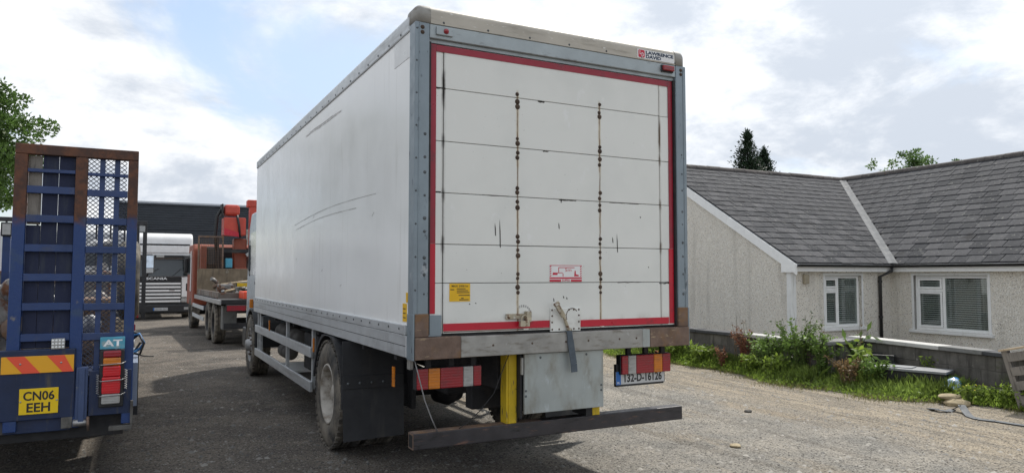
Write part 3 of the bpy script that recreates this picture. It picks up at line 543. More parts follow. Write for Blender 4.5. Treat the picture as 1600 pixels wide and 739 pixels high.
for k in range(14):
    a = R(200 - k * 12)
    sm.b(1.33 + .055 * math.cos(a) - .004, 1.33 + .055 * math.cos(a) + .004, .0212, .022, 1.385 + .06 * math.sin(a) - .005, 1.385 + .06 * math.sin(a) + .005)
sm.build('rust_stain', 'rivet_rust', lp)
hs = MB().b(0.742, 0.935, 0.014, 0.034, 1.375, 1.415); hs.b(0.905, 0.945, -.012, .034, 1.352, 1.432); hs.dome((0.762, .014, 1.395), (0, -1, 0), .015, .008); hs.build('door_hasp', 'latch_brass', T, .003)
pl = MB().b(0.845, 0.925, -.022, .008, 1.318, 1.362); pl.tube([(0.862, -.006, 1.36), (0.865, -.006, 1.392), (0.89, -.006, 1.405), (0.912, -.006, 1.39), (0.914, -.006, 1.36)], .006, 8); pl.build('padlock', 'latch_brass', T, .005)
sm = MB()
for k in range(13):
    a = R(115 - k * 15); sm.b(0.895 + .072 * math.cos(a) - .006, .895 + .072 * math.cos(a) + .006, .0348, .0355, 1.40 + .072 * math.sin(a) - .009, 1.40 + .072 * math.sin(a) + .009)
sm.build('rub_mark', 'scratch_grey', T)
# --- sill
sl_ = bx('rear_sill', 'galvanised', T, 0.362, 2.068, -0.012, 0.13, 1.112, 1.262, .006)
for x0, x1 in ((.012, 0.360), (2.070, 2.488)): bx('sill_corner', 'rust', T, x0, x1, -0.018, 0.13, 1.110, 1.266, .006)
bx('sill_patch', 'lift_steel', sl_, 1.995, 2.066, -.0145, -.011, 1.115, 1.26)
r = MB()
for x in (.62, .95, 1.25, 1.46, 1.76, 1.93): r.dome((x, -.012, 1.19), (0, -1, 0), .009, .003)
r.build('bolt', 'rivet_rust', sl_)
wb = MB(); wp = [(1.275, .004, 1.268), (1.275, -.022, 1.272), (1.282, -.026, 1.20), (1.296, -.03, 1.10), (1.308, -.034, 1.02), (1.310, -.038, 0.955)]
for a, b_ in zip(wp, wp[1:]): wb.bar(a, b_, .048 if a[2] > 1.26 else .055, .006, (0, -1, 0.02))
wb.build('hanging_strap', 'webbing', T)
# --- tail lift box, bar and brackets
lift = bx('lift_box', 'chassis', T, 0.905, 1.605, 0.045, 0.28, 0.675, 1.105)
fp = bx('lift_face', 'lift_steel', T, 0.900, 1.622, 0.020, 0.043, 0.655, 1.108, .004)
r = MB()
for x, z in ((.912, .83), (.912, .79), (1.60, .83), (1.60, .79), (1.04, 1.075), (1.46, 1.08)): r.dome((x, .02, z), (0, -1, 0), .010, .004)
r.build('bolt', 'rivet_dark', fp)
bx('lift_hinge', 'chassis', T, 0.878, 0.897, .05, .20, .62, 1.10, .004); bx('lift_hinge', 'galvanised', T, .880, .898, .03, .06, .95, 1.08, .004)
bx('bar_bracket', 'yellow_paint', T, 0.785, 0.876, 0.10, 0.20, 0.579, 1.112, .006); bx('bracket_rib', 'yellow_paint', T, .803, .811, .092, .10, .582, 1.11)
bx('bar_bracket', 'yellow_paint', T, 1.560, 1.632, 0.09, 0.19, 0.579, 0.652, .004); bx('bracket_arm', 'chassis', T, 1.50, 1.559, .09, .30, .579, .653)
ub = bx('underrun_bar', 'bar_steel', T, 0.045, 2.500, 0.10, 0.205, 0.462, 0.577, .006)
bx('bar_end', 'rust', ub, .0425, .0449, .102, .203, .464, .575); bx('bar_hollow', 'grille_dark', ub, .0415, .0424, .113, .192, .475, .564)
bx('bar_wear', 'rust', ub, .05, 1.1, .104, .20, .5771, .5785)
w = MB().tube([(0.03, .06, 1.12), (0.06, .05, 1.0), (0.11, .055, .82), (0.17, .07, .68), (0.225, .10, .58)], .0045, 6); w.build('loose_wire', 'wire_grey', T)
w = MB().tube([(0.80, .09, 1.10), (0.74, .08, .98), (0.67, .08, .82), (0.56, .09, .70), (0.46, .10, .62), (0.405, .12, .58)], .0032, 6); w.build('loose_wire', 'chassis', T)
# --- rear lamps and number plate
def rear_lamp(x0, x1, z0, z1, y, rev):
    h = bx('tail_lamp', 'dark_plastic', T, x0 - .006, x1 + .006, y + .012, y + .075, z0 - .004, z1 + .004, .008)
    fr = [(0, .17, 'lens_red'), (.17, .35, 'lens_amber'), (.35, .71, 'lens_red'), (.71, .87, 'lens_clear'), (.87, 1, 'lens_red')]; w_ = x1 - x0
    for a, b_, m in fr:
        if rev: a, b_ = 1 - b_, 1 - a
        bx('lamp_lens', m, h, x0 + a * w_ + .001, x0 + b_ * w_ - .001, y - .006, y + .013, z0, z1, .006)
    r = MB()
    for k in range(3): r.b(x0 + .08 + k * .18, x0 + .12 + k * .18, y + .03, y + .06, z1 + .004, 1.12)
    r.build('lamp_bracket', 'chassis', h)
rear_lamp(0.075, 0.585, 0.882, 1.030, 0.12, False); rear_lamp(1.875, 2.390, 0.880, 1.034, 0.12, True)
np_ = bx('number_plate', 'plate_white', T, 1.838, 2.352, 0.152, 0.157, 0.790, 0.902, .004)
bx('plate_band', 'plate_blue', np_, 1.840, 1.888, .1505, .152, .792, .900); text('lettering', '132-D-16126', 'print_black', np_, (1.925, .1505, .809), .395, .072, bold=.03); text('lettering', 'IRL', 'print_white', np_, (1.850, .1500, .800), .028, .018)
fr = MB(); 
for a in ((1.838, 2.352, .790, .793), (1.838, 2.352, .899, .902), (2.349, 2.352, .793, .899)): fr.b(a[0], a[1], .1508, .152, a[2], a[3])
fr.build('plate_border', 'print_black', np_); bx('plate_backing', 'dark_plastic', T, 1.845, 2.345, .158, .19, .775, .96)
# --- running gear
for x in (0.78, 1.66): bx('chassis_rail', 'chassis', T, x, x + .08, 0.25, 9.4, 0.82, 1.10, .006)
cm = MB()
for y in (0.5, 1.4, 3.2, 4.6, 6.0, 7.3): cm.b(0.05, 2.45, y, y + .07, 1.06, 1.128)
cm.build('cross_bearers', 'chassis', T)
ax = MB().tube([(0.3, 2.43, .52), (2.2, 2.43, .52)], .075, 14); ax.lathe([(-.17, .05), (-.14, .15), (0, .2), (.14, .15), (.17, .05)], (1.25, 2.43, .52), (1, 0, 0), 20); ax.build('rear_axle', 'chassis', T)
for x in (0.72, 1.78):
    s_ = MB()
    for k in range(4): s_.tube([(x, 1.6 + k * .06, .74 + .02 * k), (x, 2.43, .60 + k * .025), (x, 3.3 - k * .06, .74 + .02 * k)], .026, 6)
    s_.build('leaf_spring', 'chassis', T)
MB().tube([(1.25, 2.6, .55), (1.25, 6.5, .8)], .05, 10).build('prop_shaft', 'chassis', T)
for X, o_ in ((-0.035, -1), (2.535, 1)):
    wheel(T, X, 2.45, 0.53, 0.28, o_); wheel(T, X - o_ * 0.325, 2.45, 0.53, 0.28, o_, n=44); wheel(T, X - o_ * .04, 8.35, 0.515, 0.29, o_, 'rim_steel', True)
    # arch over the twin wheels and the broad flap behind it
    x0, x1 = (-.035, 0.62) if o_ < 0 else (1.88, 2.535); P = []
    for rr_, seq in ((.625, range(0, 19)), (.59, range(18, -1, -1))): P += [(2.43 - rr_ * math.cos(R(-4 + k * 9.6)), .52 + rr_ * math.sin(R(-4 + k * 9.6))) for k in seq]
    P = [(y_, min(z_, 1.105)) for y_, z_ in P]
    MB().prism(P, 'x', x0, x1).build('mudguard', 'rubber_flap', T)
    fl = MB(); fx0, fx1 = (-.075, .50) if o_ < 0 else (2.0, 2.575); fl.add([(fx0, 1.66, 1.11), (fx1, 1.66, 1.11), (fx1, 1.645, .72), (fx0, 1.645, .72), (fx1 - .01, 1.60, .245), (fx0 + .01, 1.615, .225), (fx0, 1.672, 1.11), (fx1, 1.672, 1.11), (fx1, 1.657, .72), (fx0, 1.657, .72), (fx1 - .01, 1.612, .245), (fx0 + .01, 1.627, .225)],
        [(0, 1, 2, 3), (3, 2, 4, 5), (7, 6, 9, 8), (8, 9, 11, 10), (0, 3, 9, 6), (3, 5, 11, 9), (1, 7, 8, 2), (2, 8, 10, 4), (5, 4, 10, 11), (0, 6, 7, 1)]); fo = fl.build('mud_flap', 'rubber_flap', T)
    bx('flap_clamp', 'rubber_flap', T, fx0 + .005, fx1 - .005, 1.632, 1.646, .685, .80, .003); r = MB()
    for k in range(5): r.dome((fx0 + .05 + k * .108, 1.632, .735), (0, -1, 0), .013, .008)
    r.build('flap_bolts', 'rivet_dark', fo)
    # side guard
    gx0, gx1 = (0.01, .045) if o_ < 0 else (2.455, 2.49); ge = .05 * o_
    for z in (.785, .405): bx('guard_rail', 'aluminium', T, gx0, gx1, 3.42, 7.72, z, z + .115, .006)
    for y in (3.46, 5.05, 7.35, 7.6): bx('guard_post', 'aluminium', T, *((gx1, gx1 + .04) if o_ < 0 else (gx0 - .04, gx0)), y, y + .06, .43, 1.11, .003)
    for y, z0 in ((0.42, .93), (3.2, .93), (6.2, .96)): bx('side_marker', 'lens_amber', T, *((-.004, .012) if o_ < 0 else (2.488, 2.504)), y, y + .035, z0 - .06, z0 + .09, .003)
bx('rear_crossmember', 'chassis', T, .70, 1.80, .55, .68, .62, 1.08, .01); bx('inner_arch', 'chassis', T, .60, .64, 1.70, 3.15, .45, 1.10); bx('inner_arch', 'chassis', T, 1.86, 1.90, 1.70, 3.15, .45, 1.10); bx('tow_coupling', 'black_steel', T, 1.15, 1.35, .38, .55, .72, .9, .02)
for x in (.98, 1.5): MB().lathe([(0, .11), (.04, .14), (.09, .115), (.14, .14), (.19, .115), (.23, .10)], (x, 1.75, .62), (0, 0, 1), 18).build('air_bag', 'rubber', T)
bx('spare_carrier', 'chassis', T, .7, 1.8, 1.1, 1.5, .66, .80, .02)
bx('junction_box', 'galvanised', T, 0.04, .07, .18, .24, 1.02, 1.10, .005)
for y0, y1, z, r_ in ((5.5, 6.2, .80, .13), (6.35, 7.1, .82, .14), (6.4, 7.0, .54, .11)): MB().lathe([(0, .001), (0.0, r_ * .7), (.04, r_), (y1 - y0 - .04, r_), (y1 - y0, r_ * .7), (y1 - y0, .001)], (.36, y0, z), (0, 1, 0), 18).build('air_tank', 'tank_dirty', T)
bx('fuel_tank', 'aluminium', T, 1.85, 2.42, 4.3, 5.6, .48, 1.0, .06, 4); bx('battery_box', 'chassis', T, .16, .60, 3.7, 4.5, .55, 1.0, .02); bx('step_plate', 'white_paint', T, .12, .5, 5.2, 6.2, .40, .43)
# --- cab, seen edge-on past the body
P = [(7.98, .75), (7.98, 1.05), (7.98, 2.75), (8.1, 2.86), (9.35, 2.86), (9.6, 2.6), (9.82, 1.6), (9.86, .95), (9.84, .38), (9.1, .38), (9.02, .62), (8.86, .9), (8.6, 1.10), (8.1, 1.10), (7.98, .9)]
cb_ = MB().prism(P, 'x', 0.14, 2.36).build('cab', 'cab_silver', T, .035, 3)
for x0, x1 in ((0.132, .1385), (2.3615, 2.368)):
    MB().prism([(8.45, 1.72), (8.45, 2.5), (9.35, 2.5), (9.62, 1.72)], 'x', x0, x1).build('side_window', 'dark_glass', cb_); MB().prism([(8.35, 1.2), (8.37, 1.2), (8.37, 2.6), (8.35, 2.6)], 'x', x0, x1).build('door_gap', 'grille_dark', cb_)
MB().prism([(9.845, 1.65), (9.60, 2.58), (9.62, 2.58), (9.865, 1.65)], 'x', .2, 2.3).build('windscreen', 'dark_glass', cb_)
for s_ in (-1, 1):
    xa = 1.25 + s_ * 1.09; m_ = MB().tube([(xa, 9.5, 2.35), (xa + s_ * .02, 9.45, 2.36), (xa + s_ * .02, 9.45, 1.7), (xa, 9.55, 1.7)], .015, 8).build('mirror_arm', 'dark_plastic', T)
    bx('mirror', 'dark_plastic', m_, *sorted((xa - s_ * .06, xa + s_ * .05)), 9.42, 9.5, 1.78, 2.28, .03, 3); bx('mirror_pane', 'dark_glass', m_, *sorted((xa - s_ * .05, xa + s_ * .04)), 9.414, 9.4195, 1.82, 2.24)
bx('indicator', 'lens_amber', T, .08, .14, 8.9, 9.0, 1.12, 1.28, .01); bx('cab_step', 'dark_plastic', T, .05, .4, 9.05, 9.6, .40, .75, .02); bx('door_handle', 'dark_plastic', cb_, .12, .1385, 8.5, 8.68, 1.55, 1.6, .005)
MB().prism([(7.75 - .62 * math.cos(R(k * 10)) + .6, .515 + .62 * math.sin(R(k * 10))) for k in range(19)] + [(7.75 - .59 * math.cos(R(k * 10)) + .6, .515 + .59 * math.sin(R(k * 10))) for k in range(18, -1, -1)], 'x', .02, .45).build('mudguard', 'rubber_flap', T)

# ================================================================== LOW LOADER TRAILER with raised ramp
A = wthing('low_loader_trailer', 'dark blue low loader trailer with its ramp folded upright', 'trailer', (-2.97, 5.0, 0))
lean = lambda p: (p[0], p[1] + (p[2] - .5) * .058 - .06, p[2])
fr = MB()
for x0, x1 in ((-2.600, -2.515), (-2.190, -2.105), (-1.815, -1.740)): fr.b(x0, x1, 1.86, 1.95, .52, 2.66)
fr.b(-2.600, -1.740, 1.858, 1.952, 2.662, 2.742); ramp = fr.build('ramp_frame', 'ramp_frame', A, .005, xf=lean)
zb = [2.52, 2.352, 2.122, 1.89, 1.66, 1.432, 1.195]
for k, z in enumerate(zb):
    h = .028 if k == 0 else .058
    MB().b(-2.514, -2.191, 1.865, 1.90, z, z + h).build('ramp_crossbar', 'navy_paint', ramp, .003, xf=lean); MB().b(-2.104, -1.816, 1.865, 1.90, z - .006, z - .006 + h * .95).build('ramp_crossbar', 'navy_paint', ramp, .003, xf=lean)
for k, (x0, x1) in enumerate(((-2.512, -2.4175), (-2.4155, -2.308), (-2.305, -2.192))):
    MB().b(x0, x1, 1.903, 1.925, 1.14, 2.10 if k == 0 else 2.66).build('ramp_board', 'ramp_board', ramp, .003, xf=lean)
MB().b(-2.510, -2.420, 1.903, 1.925, 2.106, 2.655).build('ramp_board', 'timber_grey', ramp, .003, xf=lean)
for x in (-2.022, -1.915): MB().b(x, x + .04, 1.902, 1.912, .75, 2.66).build('ramp_upright', 'navy_paint', ramp, .003, xf=lean)
em = MB(); rows = 108; cw = .040; ch = (2.655 - .72) / rows
for r_ in range(rows):
    z0 = .72 + r_ * ch; ph = r_ % 2; n = int(.288 / (cw / 2))
    for i in range(n):
        xa = -2.104 + i * cw / 2; za, zc = (z0, z0 + ch) if (i + ph) % 2 else (z0 + ch, z0)
        a, b_ = lean((xa, 1.914, za)), lean((xa + cw / 2, 1.914, zc)); t = .0042
        em.add([(a[0], a[1], a[2] - t), (b_[0], b_[1], b_[2] - t), (b_[0], b_[1] + .003, b_[2] + t), (a[0], a[1] + .003, a[2] + t)], [(0, 1, 2, 3)])
em.build('expanded_mesh', 'mesh_steel', ramp)
# rear panel with chevrons and plate
rp = bx('rear_panel', 'navy_dull', A, -2.660, -2.140, 1.80, 1.845, .60, 1.135, .008)
cv = bx('chevron_board', 'chevron_yellow', A, -2.622, -2.150, 1.790, 1.7985, .958, 1.088, .002)
for x in (-2.61, -2.35): 
    a = max(x, -2.62); MB().prism([(a + .02, 1.0875), (a + .135, 1.0875), (min(a + .24, -2.1505), .9585), (a + .125, .9585)], 'y', 1.7885, 1.7898).build('chevron_stripe', 'chevron_red', cv)
r = MB()
for x in (-2.50, -2.235): r.dome((x, 1.788, 1.03), (0, -1, 0), .008, .004)
r.build('bolt', 'steel_plain', cv)
pt = bx('number_plate', 'plate_yellow', A, -2.500, -2.246, 1.790, 1.7985, .647, .842, .003)
text('lettering', 'CN06', 'print_black', pt, (-2.474, 1.7885, .752), .202, .070, bold=.022); text('lettering', 'EEH', 'print_black', pt, (-2.450, 1.7885, .664), .152, .070, bold=.022)
r = MB()
for x in (-2.490, -2.256): r.dome((x, 1.789, .745), (0, -1, 0), .007, .004)
r.build('bolt', 'steel_plain', pt)
lb = bx('white_lamp', 'lens_clear', A, -2.305, -2.215, 1.79, 1.83, 1.135, 1.215, .004)
for i in range(4):
    for j in range(3): MB().dome((-2.294 + i * .0225, 1.79, 1.15 + j * .025), (0, -1, 0), .009, .004, 8).build('lamp_cell', 'print_white', lb)
LX = .07
# lamp unit with the lettered board on top
lu = bx('lamp_housing', 'dark_plastic', A, -2.045 + LX, -1.872 + LX, 1.775, 1.80, .66, 1.115, .01)
ab = bx('letter_board', 'sky_blue_board', A, -2.045 + LX, -1.872 + LX, 1.770, 1.785, 1.120, 1.215, .003); text('lettering', 'AT', 'print_white', ab, (-2.025 + LX, 1.7685, 1.142), .135, .052, bold=.035)
for z0, z1, m in ((1.055, 1.108, 'lens_red'), (.990, 1.053, 'lens_amber'), (.905, .988, 'lens_bright_red'), (.770, .903, 'lens_bright_red'), (.690, .768, 'lens_clear')): bx('lamp_lens', m, lu, -2.020 + LX - .006 * (z0 < .9), -1.897 + LX, 1.742, 1.775, z0, z1, .010)
for z in (1.0, .872, .755): MB().tube([(-2.05 + LX, 1.765, z), (-2.03 + LX, 1.735, z), (-1.89 + LX, 1.735, z + .006), (-1.862 + LX, 1.765, z + .016)], .004, 6).build('lamp_guard_wire', 'steel_plain', A)
for x, z in ((-1.86 + LX, .80), (-2.055 + LX, .77)):
    sp_ = MB().tube([(x + .010 * math.cos(q * .9), 1.76 + .010 * math.sin(q * .9), z + q * .0026) for q in range(60)], .0028, 5); sp_.build('coil_spring', 'steel_plain', A)
bx('ramp_arm', 'steel_blue_dull', A, -2.132, -2.052, 1.79, 1.83, .545, .985, .006); bx('ramp_arm', 'steel_blue_dull', A, -2.112, -2.072, 1.775, 1.79, .56, .97, .003)
MB().tube([(-2.145, 1.80, .555), (-2.04, 1.80, .555)], .028, 12).build('hinge_pin', 'steel_plain', A); MB().tube([(-2.045, 1.78, .60), (-2.04, 1.775, .49)], .010, 8).build('pin_handle', 'rust', A)
bx('rear_beam', 'navy_dull', A, -4.22, -2.165, 1.83, 1.93, .50, .62, .006); bx('corner_block', 'tank_dirty', A, -2.225, -2.15, 1.795, 1.83, .52, .605, .004)
bx('rear_beam', 'chassis', A, -4.22, -1.80, 1.90, 2.05, .42, .60, .006)
bx('lamp_bracket_plate', 'navy_dull', A, -2.045, -1.75, 1.802, 1.84, .60, .95, .004); bx('rear_step', 'tank_dirty', A, -1.90, -1.735, 1.77, 1.83, .475, .51, .004); bx('step_leg', 'tank_dirty', A, -1.752, -1.732, 1.78, 1.82, .51, .70, .003)
# deck, side rails, wheels
bx('deck', 'navy_dull', A, -4.18, -1.80, 1.98, 11.0, .80, .90, .006); bx('chassis_beam', 'chassis', A, -3.6, -3.4, 2.0, 11.0, .48, .80); bx('chassis_beam', 'chassis', A, -2.6, -2.4, 2.0, 11.0, .48, .80)
sr = bx('side_rail', 'galv_rail', A, -1.745, -1.705, 2.0, 3.4, .62, .98, .004)
for k in range(9): bx('rail_slot', 'grille_dark', sr, -1.7045, -1.702, 2.06 + k * .15, 2.12 + k * .15, .70, .90)
bx('side_rail', 'navy_dull', A, -1.80, -1.765, 3.42, 11.0, .72, .95, .004)
for y in (5.2, 6.25, 7.3): wheel(A, -1.79, y, .40, .26, -(-1), 'rim_steel', True, n=30); wheel(A, -4.19, y, .40, .26, -1, 'rim_steel', True, n=30)
bx('mud_flap', 'rubber_flap', A, -2.1, -1.69, 4.3, 4.32, .16, .82)
for k, (c, m) in enumerate(((0, 'hose_blue'), (.05, 'hose_black'), (-.05, 'hose_black'))): MB().tube([(-1.80, 2.4 + c, .95), (-1.74, 2.45 + c, 1.02), (-1.69, 2.5, 1.05 + c), (-1.66, 2.46 + c, 1.10), (-1.70, 2.5, 1.18), (-1.78, 2.6, 1.15 + c)], .010 if k else .013, 7).build('air_hose', m, A)
MB().tube([(-1.76, 2.42, 1.02), (-1.66, 2.42, .99), (-1.58, 2.40, .985)], .006, 6).build('loose_cable', 'hose_black', A); bx('side_reflector', 'lens_red', A, -1.762, -1.735, 5.6, 5.66, 1.0, 1.08, .004)

# load on the trailer: tyre, boards, engine lumps
def lump(name, label, cat, c, s, seed, m='scrap_metal'):
    q = random.Random(seed); t = thing(name, label, cat, c)
    b = MB().b(-s * .6, s * .6, -s * .5, s * .5, 0, s * .9); b.build('block', m, t, .03)
    for k in range(7):
        a = q.uniform(0, 6.28); p = Vector((math.cos(a) * s * .55, math.sin(a) * s * .5, q.uniform(.15, 1.1) * s)); d = Vector((q.uniform(-1, 1), q.uniform(-1, 1), q.uniform(-.4, .9))) * s * .5
        MB().tube([p, p + d * .6, p + d + Vector((0, 0, -.1 * s))], q.uniform(.025, .07), 8).build('pipe', q.choice(['scrap_metal', 'rust', 'steel_plain']), t)
    for k in range(5): MB().lathe([(0, .001), (0, .12 * s), (.05, .14 * s), (.09, .12 * s), (.09, .001)], (q.uniform(-.5, .5) * s, -.52 * s, q.uniform(.2, .9) * s), (0, -1, 0), 14).build('pulley', q.choice(['steel_plain', 'scrap_metal', 'rust']), t)
    return t
lump('scrap_engine', 'greasy silver engine lump behind the ramp at the left picture edge', 'engine', (-2.80, 3.1, .90), .8, 3); lump('scrap_engine', 'rusty engine block stacked behind the mesh side of the ramp', 'engine', (-2.32, 3.1, .90), .66, 8, 'rust')
lump('scrap_gearbox', 'grey gearbox on the trailer deck further from the ramp', 'gearbox', (-2.55, 4.5, .90), .95, 21)
ty = thing('spare_tyre', 'worn black tyre standing on planks at the right edge of the trailer', 'tyre', (-1.83, 6.2, 1.125)); t_ = MB().lathe([(0, .28), (0.0, .45), (.04, .52), (.22, .52), (.26, .45), (.26, .28), (0, .28)], (-.13, 0, .52), (1, 0, 0), 36); t_.build('tyre_body', 'rubber', ty)
bd = thing('plank_stack', 'short stack of pale planks under the worn tyre on the trailer', 'planks', (-1.86, 6.2, .90))
for k in range(5): MB().b(-.14, .10, -.5, .5, k * .045, k * .045 + .04).build('plank', 'timber_pale', bd, .003)
q = wthing('work_lamp', 'dark lamp post with a pale head behind the ramp at left', 'lamp', (-2.90, 4.0, 0)); bx('post', 'navy_paint', q, -2.945, -2.88, 3.97, 4.03, .9, 2.10, .004); h = bx('lamp_head', 'dark_plastic', q, -2.96, -2.86, 3.945, 4.04, 2.10, 2.24, .008); bx('lamp_lens', 'lens_clear', h, -2.945, -2.875, 3.938, 3.945, 2.115, 2.225)

# ---- lorry in front of the trailer, with a headboard frame and a big mirror
Bq = wthing('flat_lorry', 'white cabbed lorry behind the blue ramp with dark headboard posts', 'lorry', (-3.0, 12.2, 0))
c_ = bx('cab', 'cab_white', Bq, -4.15, -1.71, 11.75, 13.7, .85, 2.62, .12, 4); bx('rear_window', 'dark_glass', c_, -3.8, -2.2, 11.735, 11.7475, 1.9, 2.35, .01); bx('chassis_beam', 'chassis', Bq, -3.6, -2.3, 8.8, 13.4, .62, .84)
for x in (-1.79, -1.655): bx('headboard_post', 'black_steel', Bq, x, x + .075, 11.15, 11.25, .85, 2.70, .004)
bx('headboard_beam', 'black_steel', Bq, -4.2, -1.58, 11.14, 11.26, 2.70, 2.78, .004); bx('headboard_lamp', 'lens_clear', Bq, -1.72, -1.62, 11.10, 11.139, 2.56, 2.68, .006)
hb_ = MB()
for k in range(10): hb_.b(-4.15 + k * .24, -4.12 + k * .24, 11.17, 11.22, .9, 2.70)
hb_.build('grille_mesh', 'black_steel', Bq)
mr = bx('mirror', 'dark_plastic', Bq, -1.66, -1.43, 11.50, 11.60, 1.74, 2.14, .05, 4); bx('mirror_pane', 'mirror_glass', mr, -1.64, -1.45, 11.488, 11.4995, 1.86, 2.11); bx('mirror_pane', 'cab_white', mr, -1.64, -1.45, 11.488, 11.4995, 1.76, 1.85)
MB().tube([(-1.88, 11.9, 2.05), (-1.55, 11.6, 2.05), (-1.55, 11.6, 1.70), (-1.88, 11.9, 1.65)], .015, 8).build('mirror_arm', 'dark_plastic', Bq); bx('grab_rail', 'steel_plain', Bq, -1.80, -1.77, 11.0, 11.03, .85, 1.75)
bx('wing', 'dark_plastic', Bq, -2.2, -1.72, 9.3, 11.0, .95, 1.08, .03); bx('side_lamp', 'lens_red', Bq, -1.74, -1.70, 9.25, 9.3, .98, 1.05)
for y in (10.1, 13.0): wheel(Bq, -1.80, y, .48, .28, 1, 'rim_steel', True, n=30); wheel(Bq, -4.2, y, .48, .28, -1, 'rim_steel', True, n=30)

# ================================================================== WHITE TRACTOR UNIT
S = wthing('tractor_unit', 'white tractor unit with a striped black grille, facing the camera', 'lorry', (-1.0, 28.0, 0))
x0, x1, yf = -2.27, .23, 26.8
P = [(yf + .05, .95), (yf, 1.30), (yf + .02, 1.62), (yf + .16, 2.50), (yf + .28, 3.22), (yf + .5, 3.40), (yf + 2.0, 3.40), (yf + 2.1, 3.2), (yf + 2.1, .95)]
cb2 = MB().prism(P, 'x', x0, x1).build('cab', 'cab_white', S, .10, 4)
bp = bx('bumper', 'dark_plastic', S, x0 - .01, x1 + .01, yf - .10, yf + .5, .25, .585, .05, 3); bx('bumper_top', 'dark_plastic', S, x0, x1, yf - .07, yf + .4, .59, .63, .01, 3)
gz = MB().prism([(yf - .055, .635), (yf - .062, 1.30), (yf - .045, 1.66), (yf + .04, 1.66), (yf + .1, .635)], 'x', x0 + .32, x1 - .42).build('grille', 'grille_dark', S)
for k in range(6): bx('grille_bar', 'cab_white', gz, x0 + .33, x1 - .43, yf - .088, yf - .05, .660 + k * .138, .738 + k * .138, .008)
text('lettering', 'SCANIA', 'print_white', gz, (-1.43, yf - .070, 1.545), .74, .095, bold=.02)
MB().prism([(yf - .035, 1.68), (yf + .105, 2.36), (yf + .16, 2.36), (yf + .02, 1.68)], 'x', x0 + .14, x1 - .16).build('windscreen', 'dark_glass', S); bx('sun_visor', 'dark_plastic', S, x0 + .1, x1 - .1, yf - .08, yf + .14, 2.40, 2.52, .03); bx('visor_lamp', 'lens_clear', S, -1.10, -.82, yf - .10, yf - .079, 2.42, 2.50, .01)
bx('roof_panel', 'cab_white', S, x0 + .15, x1 - .15, yf + .13, yf + .27, 2.60, 2.90, .03); bx('roof_gap', 'grille_dark', S, x0 + .12, x1 - .12, yf + .14, yf + .26, 2.92, 2.965)
for xx, s_ in ((x0, -1), (x1, 1)):
    a = sorted((xx - s_ * .40, xx - s_ * .04)); hl = bx('headlamp', 'lens_clear', S, a[0], a[1], yf - .085, yf + .02, .65, .82, .02); bx('fog_lamp', 'lens_clear', bp, a[0] + .1, a[1] - .1, yf - .112, yf - .099, .36, .46, .01)
    bx('cab_corner', 'cab_white', S, *sorted((xx - s_ * .40, xx - s_ * .02)), yf - .06, yf + .03, .85, 1.64, .03); bx('corner_vent', 'grille_dark', S, *sorted((xx - s_ * .24, xx - s_ * .14)), yf - .068, yf - .059, 1.10, 1.40)
    m_ = bx('mirror', 'dark_plastic', S, *sorted((xx - s_ * .36, xx - s_ * .08)), yf - .30, yf - .16, 1.98, 2.50, .05, 3); bx('mirror', 'dark_plastic', S, *sorted((xx - s_ * .34, xx - s_ * .10)), yf - .28, yf - .16, 1.76, 1.95, .04, 3)
    MB().tube([(xx - s_ * .1, yf + .2, 2.5), (xx - s_ * .2, yf - .18, 2.45), (xx - s_ * .2, yf - .18, 1.85), (xx - s_ * .1, yf + .1, 1.8)], .018, 8).build('mirror_arm', 'dark_plastic', S)
    wheel(S, xx - s_ * .02, yf + 1.15, .50, .30, s_, 'rim_steel', True, n=24); wheel(S, xx - s_ * .02, yf + 4.6, .50, .30, s_, 'rim_steel', True, n=24)
npx = bx('number_plate', 'plate_white', S, -1.17, -.65, yf - .115, yf - .101, .34, .45); text('lettering', '05-MH-7011', 'print_black', npx, (-1.08, yf - .117, .365), .40, .06); bx('plate_band', 'plate_blue', npx, -1.17, -1.12, yf - .117, yf - .1155, .34, .45)
for k in range(2): MB().tube([(-1.5 + k, yf - .05, 1.70), (-1.0 + k * .8, yf + .01, 1.98)], .010, 6).build('wiper', 'dark_plastic', S)
bx('chassis_beam', 'chassis', S, -1.6, -.45, yf + .6, yf + 6, .6, .9); bx('badge', 'steel_plain', S, -.62, -.42, yf - .089, yf - .0855, 1.10, 1.15)

# ================================================================== ORANGE CRANE LORRY
K = thing('crane_lorry', 'orange flatbed lorry carrying a folded red loading crane', 'lorry', (0.0, 13.3, 0), R(1.6))
def kb(name, m, *a, bevel=0.0, par=None): return MB().b(*a).build(name, m, par or K, bevel)
kb('flat_bed', 'chassis', 0.02, 2.48, 0.0, 5.9, 1.03, 1.14, bevel=.01); kb('bed_rave', 'steel_plain', -.02, .02, -.02, 5.9, 1.02, 1.13, bevel=.006); kb('bed_rave', 'chassis', 2.48, 2.52, -.02, 5.9, 1.02, 1.13, bevel=.006)
for k in range(5): kb('side_board', 'bed_dirty', 0.06, .10, 1.0 + k * .98, 1.96 + k * .98, 1.145, 1.30, bevel=.006)
kb('tail_board', 'bed_dirty', .1, 2.45, .98, 1.02, 1.145, 1.28, bevel=.006)
hbo = kb('headboard', 'board_brown', .05, 2.45, 5.86, 5.93, 1.145, 1.92, bevel=.01)
gm = MB()
for x in (0.05, .74): gm.b(x, x + .05, 5.86, 5.92, 1.93, 2.88)
gm.b(.05, .79, 5.86, 5.92, 2.88, 2.93); gm.build('guard_frame', 'rust', K, .004); gm = MB()
for k in range(13): gm.b(.10 + k * .05, .106 + k * .05, 5.888, 5.894, 1.93, 2.88)
for k in range(18): gm.b(.10, .74, 5.886, 5.892, 1.95 + k * .052, 1.956 + k * .052)
gm.build('guard_mesh', 'rust', K)
